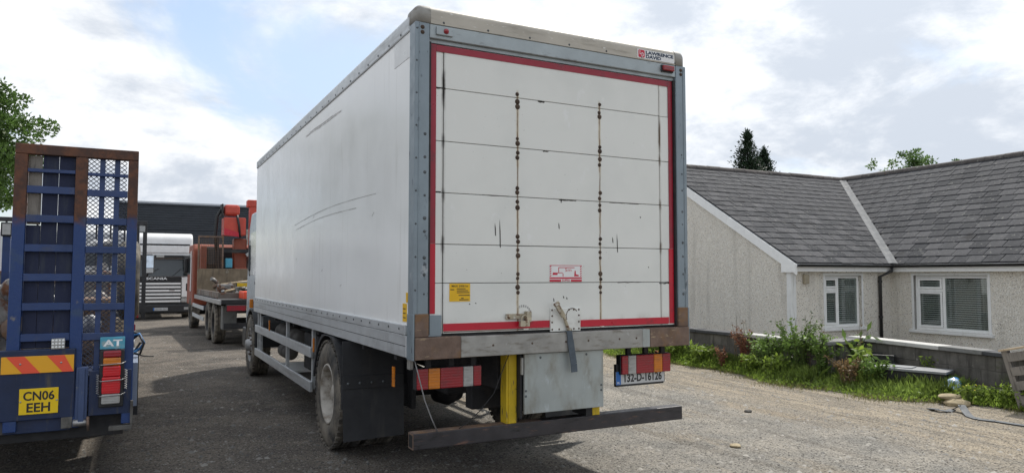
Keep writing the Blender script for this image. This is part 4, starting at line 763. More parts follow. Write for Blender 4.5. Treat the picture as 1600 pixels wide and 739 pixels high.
for x, w_ in ((.12, .62), (1.75, .62)):
    h = kb('tail_lamp', 'dark_plastic', x, x + w_, -.06, 0, .86, 1.02, bevel=.01); kb('lamp_lens', 'lens_red', x + .02, x + w_ * .7, -.075, -.061, .88, 1.0, par=h); kb('lamp_lens', 'lens_amber', x + w_ * .72, x + w_ - .02, -.075, -.061, .88, 1.0, par=h)
kb('red_block', 'chevron_red', .55, 1.0, .2, .96, 1.145, 1.32, bevel=.01); kb('warning_plate', 'chevron_red', 1.02, 1.5, -.02, -.005, .80, 1.0)
for x in (.78, 1.66): kb('chassis_rail', 'chassis', x, x + .09, .2, 9.2, .78, 1.03)
def kwheel(x, y, o_):
    t = wheel(K, x, y, .52, .27, o_, 'chassis', False, n=26)
for y in (1.55, 2.85, 7.7):
    kwheel(0.02, y, -1); kwheel(2.48, y, 1); kb('axle', 'chassis', .2, 2.3, y - .06, y + .06, .44, .56)
kb('tool_box', 'coping_grey', .12, .45, .5, .85, .40, .98, bevel=.02); kb('side_guard', 'aluminium', .0, .03, 3.6, 6.6, .75, .86, bevel=.006); kb('side_guard', 'aluminium', .0, .03, 3.6, 6.6, .45, .56, bevel=.006); kb('rear_bumper', 'chassis', .1, 2.4, .1, .2, .45, .58, bevel=.01)
kc = MB().prism([(7.05, .75), (7.05, 2.55), (7.2, 2.72), (8.5, 2.72), (8.95, 1.75), (9.05, .75)], 'x', .03, 2.47).build('cab', 'cab_orange', K, .06, 3)
MB().prism([(7.5, 1.75), (7.5, 2.45), (8.45, 2.45), (8.75, 1.75)], 'x', .018, .0285).build('side_window', 'dark_glass', kc); kb('rear_wall', 'chassis', .30, 2.3, 7.02, 7.049, 1.0, 2.62, par=kc); kb('rear_pillar', 'cab_orange', .16, .34, 6.1, 6.3, 1.1, 2.62, bevel=.03)
kb('door_panel_trim', 'cab_white', .0, .028, 7.45, 7.6, 1.2, 2.5, bevel=.01); kb('mirror', 'dark_plastic', -.10, .02, 8.6, 8.7, 1.8, 2.3, bevel=.03)
# crane
kb('crane_base', 'chassis', .7, 1.9, 6.25, 6.95, 1.03, 1.6, bevel=.03); kb('crane_column', 'cab_orange', 1.12, 1.52, 6.4, 6.8, 1.6, 2.9, bevel=.05)
kb('winch_drum', 'crane_red', .80, 1.26, 6.2, 6.7, 3.62, 3.96, bevel=.08); kb('drum_flange', 'chassis', .76, .80, 6.18, 6.72, 3.58, 3.98, bevel=.05); kb('boom_box', 'crane_red', .78, 1.44, 6.15, 6.75, 2.98, 3.55, bevel=.03); MB().prism([(.78, 2.98), (1.25, 2.93), (1.25, 3.06), (.78, 3.2)], 'y', 6.10, 6.149).build('boom_plate', 'tape_red', K)
kb('boom_arm', 'crane_red', 1.58, 1.80, 6.3, 6.6, 2.2, 4.05, bevel=.03); kb('boom_head', 'crane_red', 1.50, 1.80, 6.28, 6.62, 3.92, 4.15, bevel=.03); kb('boom_arm', 'cab_white', 1.85, 1.98, 6.35, 6.55, 1.8, 4.0, bevel=.02)
MB().tube([(.60, 6.4, 2.5), (.56, 6.4, 3.0), (.60, 6.4, 3.6), (.72, 6.4, 3.8)], .05, 8).build('hydraulic_hose', 'hose_black', K); MB().tube([(1.16, 6.12, 3.62), (1.22, 6.1, 3.3), (1.26, 6.12, 2.9)], .035, 8).build('hydraulic_hose', 'hose_black', K); MB().tube([(.64, 6.4, 1.5), (.64, 6.4, 2.9)], .045, 8).build('ram_cylinder', 'chassis', K)
kb('cross_arm', 'chassis', .75, 2.0, 6.1, 6.22, 2.42, 2.54, bevel=.01); kb('control_box', 'sky_blue_board', .85, 1.05, 6.12, 6.3, 1.95, 2.25, bevel=.02); kb('valve_block', 'cab_orange', 1.12, 1.5, 6.08, 6.4, 1.55, 1.95, bevel=.03); MB().bar((1.45, 6.1, 2.35), (1.95, 6.1, 2.65), .12, .10).build('ram_cylinder', 'steel_plain', K)
kb('tank', 'dark_plastic', .30, .62, 6.35, 6.9, 2.0, 2.62, bevel=.08)
for o in K.children:
    if o.name.split('.')[0] in ('crane_base', 'crane_column', 'winch_drum', 'boom_box', 'boom_plate', 'boom_arm', 'boom_head', 'hydraulic_hose', 'ram_cylinder', 'cross_arm', 'control_box', 'valve_block'): o.location.x += .04
# things lying on the bed
def onbed(name, label, cat, x, y, z=1.145, rz=0.0): return thing(name, label, cat, (K.location.x + x, K.location.y + y, z), rz)
t = onbed('timber_beam', 'yellow painted beam lying across the flatbed load', 'beam', 1.1, 1.7, 1.42); MB().b(-.55, .9, -.04, .04, 0, .09).build('beam_body', 'yellow_paint', t, .006); MB().b(-.57, -.55, -.042, .042, -.002, .092).build('beam_end', 'print_black', t)
for k, (x, y, z, a, l_, lab) in enumerate(((.7, 2.4, 1.30, .9, 1.3, 'pale pole lying low at the left of the flatbed load'), (1.5, 3.2, 1.50, -.6, 1.5, 'pale pole sloping up over the middle of the flatbed load'), (.9, 3.8, 1.46, .25, 1.1, 'short pale pole at the back of the flatbed load'))):
    t = onbed('loose_pole', lab, 'pole', x, y, z, a); MB().tube([(-l_ / 2, 0, 0), (l_ / 2, 0, .12)], .03, 8).build('pole_body', 'timber_pale' if k != 1 else 'steel_plain', t); MB().tube([(l_ / 2, 0, .12), (l_ / 2 + .02, 0, .122)], .034, 8).build('pole_cap', 'chassis', t)
for k, (x, y, s_, m, lab) in enumerate(((.45, 3.6, .36, 'scrap_metal', 'dark heap of scrap fittings beside the headboard of the flatbed'), (1.2, 2.6, .40, 'chassis', 'black oily fitting in the middle of the flatbed load'), (.75, 2.1, .30, 'coping_grey', 'pale grey fitting at the front of the flatbed load'), (1.7, 3.5, .3, 'rust', 'rusty fitting at the right of the flatbed load'))):
    t = lump('scrap_fitting', lab, 'scrap', (K.location.x + x, K.location.y + y, 1.145), s_, 40 + k, m)

# ================================================================== WAREHOUSE
Wh = wthing('warehouse', 'long dark grey warehouse clad in horizontal ribbed sheets', 'building', (8, 36, 0))
wx0, wx1, wy, wt = -2.75, 17.0, 33.0, 5.06
bx('wall_core', 'clad_dark', Wh, wx0 + .05, wx1 - .05, wy + .08, wy + 12, 0, wt - .1)
sh = MB(); nr = 9; pit = .115
def clad(x0, x1, z0, n):
    P = [(wy + .07, z0)]
    for k in range(n):
        z = z0 + k * pit; P += [(wy + .035, z + .006), (wy + .0, z + .02), (wy, z + .06), (wy + .035, z + .078), (wy + .035, z + pit - .004)]
    P += [(wy + .07, z0 + n * pit)]; return MB().prism(P, 'x', x0, x1).build('cladding_sheet', 'clad_dark', Wh)
rows = [(.05, 11), (.05 + 11 * pit + .008, 11), (.05 + 22 * pit + .016, 11), (.05 + 33 * pit + .024, 10)]
for i in range(4):
    for (z0, n) in rows: clad(wx0 + .03 + i * 4.93, wx0 + .03 + i * 4.93 + 4.92, z0, n)
bx('eave_flashing', 'clad_dark', Wh, wx0, wx1, wy - .04, wy + .2, wt - .03, wt + .06, .01); bx('corner_flashing', 'clad_dark', Wh, wx0 - .02, wx0 + .028, wy - .03, wy + .3, 0, wt - .035, .01)
MB().prism([(wy + .15, wt - .02), (wy + 6, wt + 0.7), (wy + 12, wt - .02)], 'x', wx0, wx1).build('roof', 'clad_dark', Wh)
sd = bx('shutter_door', 'galvanised', Wh, 3.0, 7.0, wy - .06, wy - .005, 0, 4.0)

# ================================================================== BUNGALOW
HY = R(-1.5)
H = thing('bungalow', 'cream pebble-dashed bungalow with an L-shaped grey slate roof', 'house', (10.44, 5.77, 0), HY)
EZ = 1.96; PIT = R(30.1); HS = 4.65; RZ = EZ + HS * math.tan(PIT); HS2 = 4.1; PIT2 = math.atan((RZ - EZ) / HS2); X2 = 3.0; Y0 = -7.0
def hb(name, m, *a, bevel=0.0, par=None): return MB().b(*a).build(name, m, par or H, bevel)
GX = 0.02; WI = 0.16                                   # the walls stand in from the eaves
# window openings: (u0, u1, z0, z1)
win1 = (1.03, 2.18, .575, 1.71); win2 = (-2.00, -0.40, .52, 1.71)
def wall_with_hole(face, hole, a0, a1, z1):
    m = MB(); u0, u1, w0, w1 = hole
    for (p, q, r_, s_) in ((a0, u0, 0, z1), (u1, a1, 0, z1), (u0, u1, 0, w0), (u0, u1, w1, z1)):
        if face == 'y': m.b(p, q, WI, WI + .3, r_, s_)
        else: m.b(X2 + WI, X2 + WI + .3, p, q, r_, s_)
    return m.build('wall', 'pebbledash', H)
wall_with_hole('y', win1, GX + .301, X2 + WI + .299, EZ - .02)
wall_with_hole('x', win2, Y0, WI - .001, EZ - .02)
GX = 0.02                                   # gable face
MB().prism([(WI, 0), (2 * HS - WI, 0), (2 * HS - WI, EZ + .06), (HS, RZ - .12), (WI, EZ + .06)], 'x', GX, GX + .30).build('gable_wall', 'pebbledash', H)
# quoin band, plinth, wall box
hb('quoin', 'quoin_white', GX - .012, GX + .14, WI - .012, WI - .001, 0, EZ - .17); hb('quoin', 'quoin_white', GX - .0125, GX - .001, WI - .011, WI + .10, 0, EZ - .17)
hb('wall_box', 'box_tan', .36, .50, WI - .07, WI - .001, 1.53, 1.73, bevel=.015)
# roof slopes: underlay, slates, ridge tiles, valley
def S1(x, t): return Vector((x, t * math.cos(PIT), EZ + t * math.sin(PIT)))                       # wing 1 front slope, t up the slope
def S2(y, t): return Vector((X2 + t * math.cos(PIT2), y, EZ + t * math.sin(PIT2)))                  # wing 2 slope
TL = HS / math.cos(PIT); n1 = Vector((0, -math.sin(PIT), math.cos(PIT))); n2 = Vector((-math.sin(PIT2), 0, math.cos(PIT2))); TL2 = HS2 / math.cos(PIT2)
u = MB(); u.add([S1(0, 0), S1(X2, 0), S1(X2 + HS2, TL), S1(0, TL)], [(0, 1, 2, 3)]); u.add([S2(0, 0), S2(HS, TL2), S2(Y0, TL2), S2(Y0, 0)], [(0, 1, 2, 3)])
u.add([(0, HS, RZ), (X2 + HS2, HS, RZ), (X2 + HS2, 2 * HS, EZ), (0, 2 * HS, EZ)], [(0, 1, 2, 3)]); u.add([(X2 + HS2, HS, RZ), (X2 + HS2, Y0, RZ), (X2 + 2 * HS2, Y0, EZ), (X2 + 2 * HS2, 2 * HS, EZ)], [(0, 1, 2, 3)]); u.add([(X2 + HS2, HS, RZ), (X2 + 2 * HS2, 2 * HS, EZ), (X2 + HS2, 2 * HS, EZ)], [(0, 1, 2)])
u.build('roof_deck', 'chassis', H)
SWd, SCo, STh = .335, .283, .017
sm_ = MB(); sm_.b(-SWd / 2 + .006, SWd / 2 - .006, 0, SCo + .06, 0, STh); slate_me = sm_.mesh('slate', 'slate')
slates = []
M1 = Matrix((Vector((1, 0, 0)), Vector((0, math.cos(PIT), math.sin(PIT))), n1)).transposed()
M2 = Matrix((Vector((0, -1, 0)), Vector((math.cos(PIT2), 0, math.sin(PIT2))), n2)).transposed()
tilt_m = Matrix.Rotation(R(-2.6), 3, 'X')
for row in range(int(TL / SCo) + 1):
    t = row * SCo - .03; fz = min(max(t + .1, 0) / TL, 1)
    for side in (1, 2):
        if side == 2 and t > TL2 - .05: continue
        f2 = min(max(t + .1, 0) / TL2, 1); lo, hi = (0.0, X2 + fz * HS2) if side == 1 else (-f2 * HS, -Y0)
        p = lo - (SWd / 2 if row % 2 else 0) + (0 if side == 1 else .07)
        while p < hi:
            a, b_ = max(p, lo) if side == 1 else p, min(p + SWd, hi + (.12 if side == 1 else 0)); p += SWd
            if b_ - a < .06: continue
            c = (a + b_) / 2; pos = (S1(c, t) if side == 1 else S2(-c, t)) + (n1 if side == 1 else n2) * (.024 + random.uniform(0, .006)); t_j = random.gauss(0, .006); pos = pos + (Vector((0, math.cos(PIT), math.sin(PIT))) if side == 1 else Vector((math.cos(PIT2), 0, math.sin(PIT2)))) * t_j
            rot = (M1 if side == 1 else M2) @ Matrix.Rotation(random.gauss(0, .011), 3, 'Z') @ tilt_m @ Matrix.Rotation(random.gauss(0, .006), 3, 'Y')
            if random.random() < .09: pos += Vector((0, 0, -.012)) + (n1 if side == 1 else n2) * .008
            ln = min(1.0, max(.2, ((TL if side == 1 else TL2) - t) / (SCo + .06)))
            slates.append((pos, rot, (b_ - a) / SWd, ln, side, c))
HM = Matrix.Translation(H.location) @ Matrix.Rotation(HY, 4, 'Z'); CW = Vector(cam.location); fwd = Vector((math.sin(R(27.436)), math.cos(R(27.436)), 0)); rgt = Vector((fwd.y, -fwd.x, 0))
def in_view(P):
    d = (HM @ P) - CW; z = d.dot(fwd); u_ = d.dot(rgt) / z
    return z > 0 and .235 < u_ < .73, z
vis = sorted([(in_view(s_[0])[1], i) for i, s_ in enumerate(slates) if in_view(s_[0])[0]]); own = set(i for _, i in vis[:300])
rest = MB()
for i, (pos, rot, sx, ln, side, c) in enumerate(slates):
    mt = Matrix.Translation(pos) @ (rot.to_4x4()) @ Matrix.Diagonal((sx, ln, 1, 1))
    if i in own:
        o = bpy.data.objects.new('slate', slate_me); link(o, H); o.matrix_local = mt
    else: rest.add([mt @ v.co for v in slate_me.vertices], [tuple(p.vertices) for p in slate_me.polygons])
o = rest.build('slate_courses', 'slate', H); o['kind'] = 'stuff'
# loose grey-green ridge tiles
def ridge(p, q, n):
    for k in range(n):
        a, b_ = p.lerp(q, k / n), p.lerp(q, (k + .985) / n); d = (b_ - a).normalized(); side = d.cross(Vector((0, 0, 1))).normalized(); up = Vector((0, 0, 1)); m = MB(); r1, r2 = .105, .092; jit = random.uniform(-.006, .006); vs = []
        for c in (a, b_):
            for rr_ in (r1, r2): vs += [c + side * (rr_ * 1.1 * math.cos(R(t))) + up * (rr_ * math.sin(R(t)) - .045 + jit) for t in range(-10, 191, 25)]
        N = 9; fs = []
        for i in range(N - 1): fs += [(i, i + 1, 2 * N + i + 1, 2 * N + i), (N + i, 3 * N + i, 3 * N + i + 1, N + i + 1), (i, N + i, N + i + 1, i + 1), (2 * N + i, 2 * N + i + 1, 3 * N + i + 1, 3 * N + i)]
        fs += [(0, 2 * N, 3 * N, N), (N - 1, 2 * N - 1, 4 * N - 1, 3 * N - 1)]
        m.add(vs, fs); m.build('ridge_tile', 'ridge_tile', H)
ridge(Vector((-.05, HS, RZ + .045)), Vector((X2 + HS2, HS, RZ + .045)), 16); ridge(Vector((X2 + HS2, HS + .1, RZ + .046)), Vector((X2 + HS2, Y0, RZ + .046)), 26)
v0, v1 = Vector((X2, 0, EZ)), Vector((X2 + HS2, HS, RZ)); dv_ = (v1 - v0)
vl = MB(); a_ = Vector((-.13, 0, 0)); b2 = Vector((0, -.13, 0)); lift_ = Vector((0, 0, .052)); c0 = v0 - dv_ * .012
vl.add([c0 + a_ + lift_, c0 + Vector((0, 0, .012)) + lift_, c0 + b2 + lift_, v1 + a_ + lift_, v1 + Vector((0, 0, .012)) + lift_, v1 + b2 + lift_], [(0, 1, 4, 3), (1, 2, 5, 4)])
vlo = vl.build('valley_lead', 'lead', H); sd_ = vlo.modifiers.new('solid', 'SOLIDIFY'); sd_.thickness = .012
# eaves: fascia, soffit, gutter, downpipe
hb('fascia', 'upvc', 0.0, X2 + .02, -.005, .02, EZ - .17, EZ - .002); hb('fascia', 'upvc', X2 - .005, X2 + .02, Y0, -.006, EZ - .17, EZ - .002)
hb('soffit', 'upvc', 0.0, X2 + .17, .021, WI + .01, EZ - .168, EZ - .15); hb('soffit', 'upvc', X2 + .021, X2 + WI + .01, Y0, .02, EZ - .1675, EZ - .152)
gp = [(-.002 - .11 * (1 - math.cos(R(k * 20))) / 2 * 1.0, -.055 * math.sin(R(k * 20))) for k in range(10)]
def gutter(axis, f0, a0, a1):
    out = [(f0 - .055 + .055 * math.cos(R(k * 22.5)), EZ - .02 - .055 * math.sin(R(k * 22.5))) for k in range(9)]; inn = [(f0 - .055 + .049 * math.cos(R(k * 22.5)), EZ - .02 - .049 * math.sin(R(k * 22.5))) for k in range(8, -1, -1)]
    P = out + inn; return MB().prism([(p, z) for p, z in P], axis, a0, a1).build('gutter', 'gutter_black', H)
gutter('x', -.007, -.01, X2 - .06); gutter('y', X2 - .007, Y0, -.06)
dp_ = MB().tube([(X2 - .10, -.07, EZ - .07), (X2 - .10, -.07, EZ - .15), (X2 - .27, WI - .055, EZ - .28), (X2 - .27, WI - .055, 0.02)], .036, 12); dpo = dp_.build('downpipe', 'gutter_black', H)
for z in (1.55, .75): MB().lathe([(0, .046), (.05, .046)], (X2 - .27, WI - .055, z), (0, 0, 1), 14).build('pipe_collar', 'gutter_black', dpo)
# barge board on the gable with its boxed end
bb = MB(); 
for (ya, za, yb, zb_) in ((-.04, EZ - .02, HS, RZ + .0), (2 * HS + .04, EZ - .02, HS, RZ + .0)):
    bb.add([(-.03, ya, za), (-.03, yb, zb_), (-.03, yb, zb_ - .22), (-.03, ya, za - .22), (0.005, ya, za), (0.005, yb, zb_), (0.005, yb, zb_ - .22), (0.005, ya, za - .22)], [(0, 1, 2, 3), (7, 6, 5, 4), (0, 4, 5, 1), (3, 2, 6, 7), (0, 3, 7, 4), (1, 5, 6, 2)])
bb.build('barge_board', 'upvc', H)
MB().prism([(-.03, EZ - .03), (-.03, EZ - .185), (.36, EZ - .185), (.36, EZ + .15)], 'x', -.036, -.0305).build('boxed_end', 'upvc', H)
MB().prism([(-.02, EZ - .04), (-.02, EZ - .182), (.34, EZ - .182), (.34, EZ - .12), (.0, EZ - .12)], 'x', -.029, .018).build('boxed_end', 'upvc', H)
def window(face, hole, flip):
    """white frame: tall narrow pair of panes beside one big pane, blind behind"""
    u0, u1, z0, z1 = hole; f = .062
    def B(m, a0, a1, d0, d1, b0, b1): return m.b(a0, a1, WI + d0, WI + d1, b0, b1) if face == 'y' else m.b(X2 + WI + d0, X2 + WI + d1, a0, a1, b0, b1)
    sgn = 1 if face == 'y' else -1; W_ = u1 - u0
    U = (lambda t: u0 + t) if face == 'y' else (lambda t: u1 - t)           # t from the left as seen
    def BB(m, t0, t1, *a): p, q = sorted((U(t0), U(t1))); return B(m, p, q, *a)
    d = .07; ms = W_ * .38; mz = z0 + (z1 - z0) * .70
    fr_ = MB(); BB(fr_, 0, f, d, d + .07, z0, z1); BB(fr_, W_ - f, W_, d, d + .07, z0, z1); BB(fr_, f, W_ - f, d, d + .07, z0, z0 + f); BB(fr_, f, W_ - f, d, d + .07, z1 - f, z1); BB(fr_, ms, ms + f, d - .003, d + .067, z0 + f, z1 - f); BB(fr_, f, ms, d - .002, d + .066, mz, mz + f)
    o = fr_.build('window', 'upvc', H, .006)
    for (t0, t1, a, b_) in ((f, ms, z0 + f, mz), (f, ms, mz + f, z1 - f)):
        sa = MB(); q = .045; BB(sa, t0 + .002, t0 + q, d - .018, d - .004, a + .002, b_ - .002); BB(sa, t1 - q, t1 - .002, d - .018, d - .004, a + .002, b_ - .002); BB(sa, t0 + q, t1 - q, d - .018, d - .004, a + .002, a + q); BB(sa, t0 + q, t1 - q, d - .018, d - .004, b_ - q, b_ - .002); sa.build('sash', 'upvc', o, .004)
        g_ = MB(); BB(g_, t0 + q, t1 - q, d + .01, d + .016, a + q, b_ - q); g_.build('pane', 'window_glass', o)
    g_ = MB(); BB(g_, ms + f, W_ - f, d + .01, d + .016, z0 + f, z1 - f); g_.build('pane', 'window_glass', o)
    bl = MB(); n = int((z1 - z0 - .1) / .046)
    for k in range(n):
        z = z0 + .06 + k * .046
        BB(bl, .05, W_ - .05, d + .03, d + .046, z, z + .025)
    bl.build('blind_slats', 'blind', o)
    cu = MB()
    for (t0, t1) in ((W_ - .24, W_ - .07),):
        for k in range(4): BB(cu, t0 + (t1 - t0) * k / 4, t0 + (t1 - t0) * (k + .8) / 4, d + .15 + .012 * (k % 2), d + .17 + .012 * (k % 2), z0, z1)
    oc = cu.build('curtain', 'curtain', o); oc['kind'] = 'stuff'
    rv = MB(); BB(rv, -.05, 0, -.012, d + .08, z0 - .0, z1 + .05); BB(rv, W_, W_ + .05, -.012, d + .08, z0 - .0, z1 + .05); BB(rv, 0, W_, -.012, d + .08, z1, z1 + .05); rv.build('window_surround', 'quoin_white', o, .004)
    si = MB(); BB(si, -.10, W_ + .10, -.07, d + .02, z0 - .065, z0 - .001); si.build('window_sill', 'quoin_white', o, .008)
    rm = MB(); BB(rm, -.1, W_ + .1, 1.2, 1.22, z0 - .2, z1 + .2); BB(rm, -.12, -.1, .3, 1.2, z0 - .2, z1 + .2); BB(rm, W_ + .1, W_ + .12, .3, 1.2, z0 - .2, z1 + .2); BB(rm, -.1, W_ + .1, .3, 1.2, z1 + .2, z1 + .22); BB(rm, -.1, W_ + .1, .3, 1.2, z0 - .22, z0 - .2); rr = rm.build('room', 'room_dark', o)
window('y', win1, False); window('x', win2, False)

# ================================================================== GARDEN WALL
def garden_wall(name, label, p, q, h, copings, seed, pier=False):
    p, q = Vector(p), Vector(q); d = q - p; ln = d.length; a = math.atan2(d.y, d.x); t = thing(name, label, 'wall', (p.x, p.y, 0), a); rr_ = random.Random(seed)
    MB().b(.01, ln - .01, -.096, .096, 0, h - .004).build('mortar_core', 'mortar', t); BL, BH = .44, .215; rows = int(round(h / BH)); BH = h / rows
    for r_ in range(rows):
        x = -(BL / 2 if r_ % 2 else 0)
        while x < ln:
            x0, x1 = max(x, 0), min(x + BL, ln); x += BL
            if x1 - x0 > .06: j = rr_.uniform(-.003, .003); MB().b(x0 + .005, x1 - .005, -.10 + j, .10 + j, r_ * BH + .005, (r_ + 1) * BH - .005).build('block', 'block', t, .003, 1)
    x = -.04; k = 0
    while x < ln:
        L_ = copings[min(k, len(copings) - 1)][0]; m = copings[min(k, len(copings) - 1)][1]; x1 = min(x + L_, ln + .05); j = rr_.uniform(-.008, .008)
        MB().b(x, x1 - .008, -.145 + j, .145 + j, h + .002, h + .06 + rr_.uniform(-.004, .004)).build('coping', m, t, .008); x += L_; k += 1
    return t
garden_wall('garden_wall', 'low block wall with dark coping running in front of the gable', (8.1, 3.05), (8.1, 12.4), .60, [(.30, 'coping_grey'), (.55, 'coping_dark'), (.5, 'coping_white'), (.5, 'coping_white')] + [(.6, 'coping_dark')], 1)
garden_wall('garden_wall', 'short return of the block wall at the gap beside the weeds', (8.22, 3.12), (9.12, 3.38), .60, [(.6, 'coping_grey'), (.6, 'coping_dark')], 2)
garden_wall('garden_wall', 'low block wall with white then grey coping under the wide window', (9.22, 3.46), (8.50, -0.35), .61, [(.62, 'coping_white'), (.60, 'coping_white'), (.60, 'coping_white'), (.7, 'coping_grey'), (.7, 'coping_dark'), (.7, 'coping_dark')], 3)

# ================================================================== PLANTS
def leaves_np(c, rad, n, size, up=0.3, shape='ell', seed=0, elong=1.8):
    """n leaf quads inside a list of ellipsoid blobs (centres c, radii rad) -> arrays"""
    g_ = np.random.default_rng(seed); c = np.asarray(c, float); rad = np.asarray(rad, float); w = rad.prod(1); idx = g_.choice(len(c), n, p=w / w.sum())
    d = g_.normal(size=(n, 3)); d /= np.linalg.norm(d, axis=1)[:, None]; r = g_.random(n) ** .45; p = c[idx] + d * r[:, None] * rad[idx]
    return quads_np(p, d, size * g_.uniform(.6, 1.35, n), g_, up, elong)
def quads_np(p, d, s, g_, up=.3, elong=1.8):
    n = len(p); ax = g_.normal(size=(n, 3)) + d * .8 + np.array([0, 0, up]); ax /= np.linalg.norm(ax, axis=1)[:, None]; nr = g_.normal(size=(n, 3)) + np.array([0, 0, .9]); sd = np.cross(ax, nr); sd /= np.linalg.norm(sd, axis=1)[:, None] + 1e-9
    a = ax * (s * elong)[:, None]; b = sd * (s * .5)[:, None]; v = np.stack([p, p + a * .45 + b, p + a, p + a * .45 - b], 1).reshape(-1, 3); f = np.arange(n * 4).reshape(-1, 4); tone = np.clip(g_.normal(.5, .22, n), 0, 1).repeat(4)
    return v, f, tone
def tree(name, label, loc, h, crown, blobs, n, size, m, seed, trunk_r=.18, sub=5):
    t = thing(name, label, 'tree', loc); q = random.Random(seed); g_ = np.random.default_rng(seed); C_, R_ = [], []; tr = MB().tube([(0, 0, 0), (.05, .03, h * .25), (-.04, .05, h * .5), (.02, 0, h * .72)], [trunk_r, trunk_r * .8, trunk_r * .6, trunk_r * .3], 10)
    for k in range(blobs):
        a = q.uniform(0, 6.28); e = q.uniform(-.7, 1); rr_ = math.sqrt(max(0, 1 - e * e)) * q.uniform(.55, 1); c = Vector((crown[0] * rr_ * math.cos(a), crown[0] * rr_ * math.sin(a), crown[1] + crown[2] * e * .9)); s_ = q.uniform(.16, .34) * crown[0]
        for j in range(sub): o_ = Vector((q.gauss(0, 1), q.gauss(0, 1), q.gauss(0, .7))) * s_ * .75; C_.append(c + o_); R_.append((s_ * q.uniform(.35, .7), s_ * q.uniform(.35, .7), s_ * q.uniform(.25, .5)))
        b0 = Vector((0, 0, h * q.uniform(.25, .6))); tr.tube([b0, b0.lerp(c, .5) + Vector((0, 0, .15 * crown[0] * .3)), c], [trunk_r * .35, trunk_r * .2, trunk_r * .05], 6)
    tr.build('trunk', 'bark', t); v, f, tone = leaves_np(C_, R_, n, size, seed=seed); np_mesh('crown', v, f, m, t, tone)
    return t
tree('deciduous_tree', 'broad leafy green tree standing behind the ramp at the left edge', (-8.5, 28.0, 0), 9.4, (2.7, 6.1, 3.5), 60, 42000, .085, 'leaf_tree', 5, .25, 8)
tree('deciduous_tree', 'round pale green tree top rising behind the right roof ridge', (50.3, 30, 0), 11, (3.6, 7.6, 3.1), 26, 13000, .13, 'leaf_far', 9, .3)
tree('deciduous_tree', 'thin green tree tip showing behind the ridge near the right edge', (58.2, 30, 0), 11.4, (1.7, 9.6, 1.7), 10, 2600, .12, 'leaf_far', 14, .2)
def conifer(label, loc, h, rb, n, seed):
    t = thing('conifer_tree', label, 'tree', loc); g_ = np.random.default_rng(seed); tr = MB().tube([(0, 0, 0), (0.02, 0, h * .5), (0, 0, h * .98)], [.22, .14, .02], 8); P = []; D = []; S_ = []
    for k in range(n):
        z = h * (1 - g_.random() ** .75 * .75); a = g_.random() * 6.28; R0 = rb * ((h - z) / h * 1.3 + .012) * g_.uniform(.45, 1.12); tip = np.array([math.cos(a) * R0, math.sin(a) * R0, z + R0 * g_.uniform(-.35, .25)]); root = np.array([0, 0, z - .1])
        m_ = 16; tt = g_.random(m_) ** .7; q = root + (tip - root) * tt[:, None] + g_.normal(size=(m_, 3)) * .09 * (.4 + tt[:, None]); P.append(q); d = (tip - root) / (np.linalg.norm(tip - root) + 1e-6); D.append(np.repeat(d[None] * 1.6 + np.array([[0, 0, .35]]), m_, 0)); S_.append(np.full(m_, .085))
        if k % 4 == 0: tr.tube([root, root + (tip - root) * .8], [.025, .006], 4, False)
    tr.build('trunk', 'bark', t); v, f, tone = quads_np(np.concatenate(P), np.concatenate(D), np.concatenate(S_) * g_.uniform(.6, 1.4, len(P) * 16), g_, .25, 2.6); np_mesh('crown', v, f, 'leaf_conifer', t, tone)
conifer('taller dark conifer behind the left roof ridge, left of the pair', (40.1, 36, 0), 12.9, 4.6, 1100, 3); conifer('shorter dark conifer behind the left roof ridge, right of the pair', (42.2, 36.3, 0), 11.7, 4.6, 950, 4)

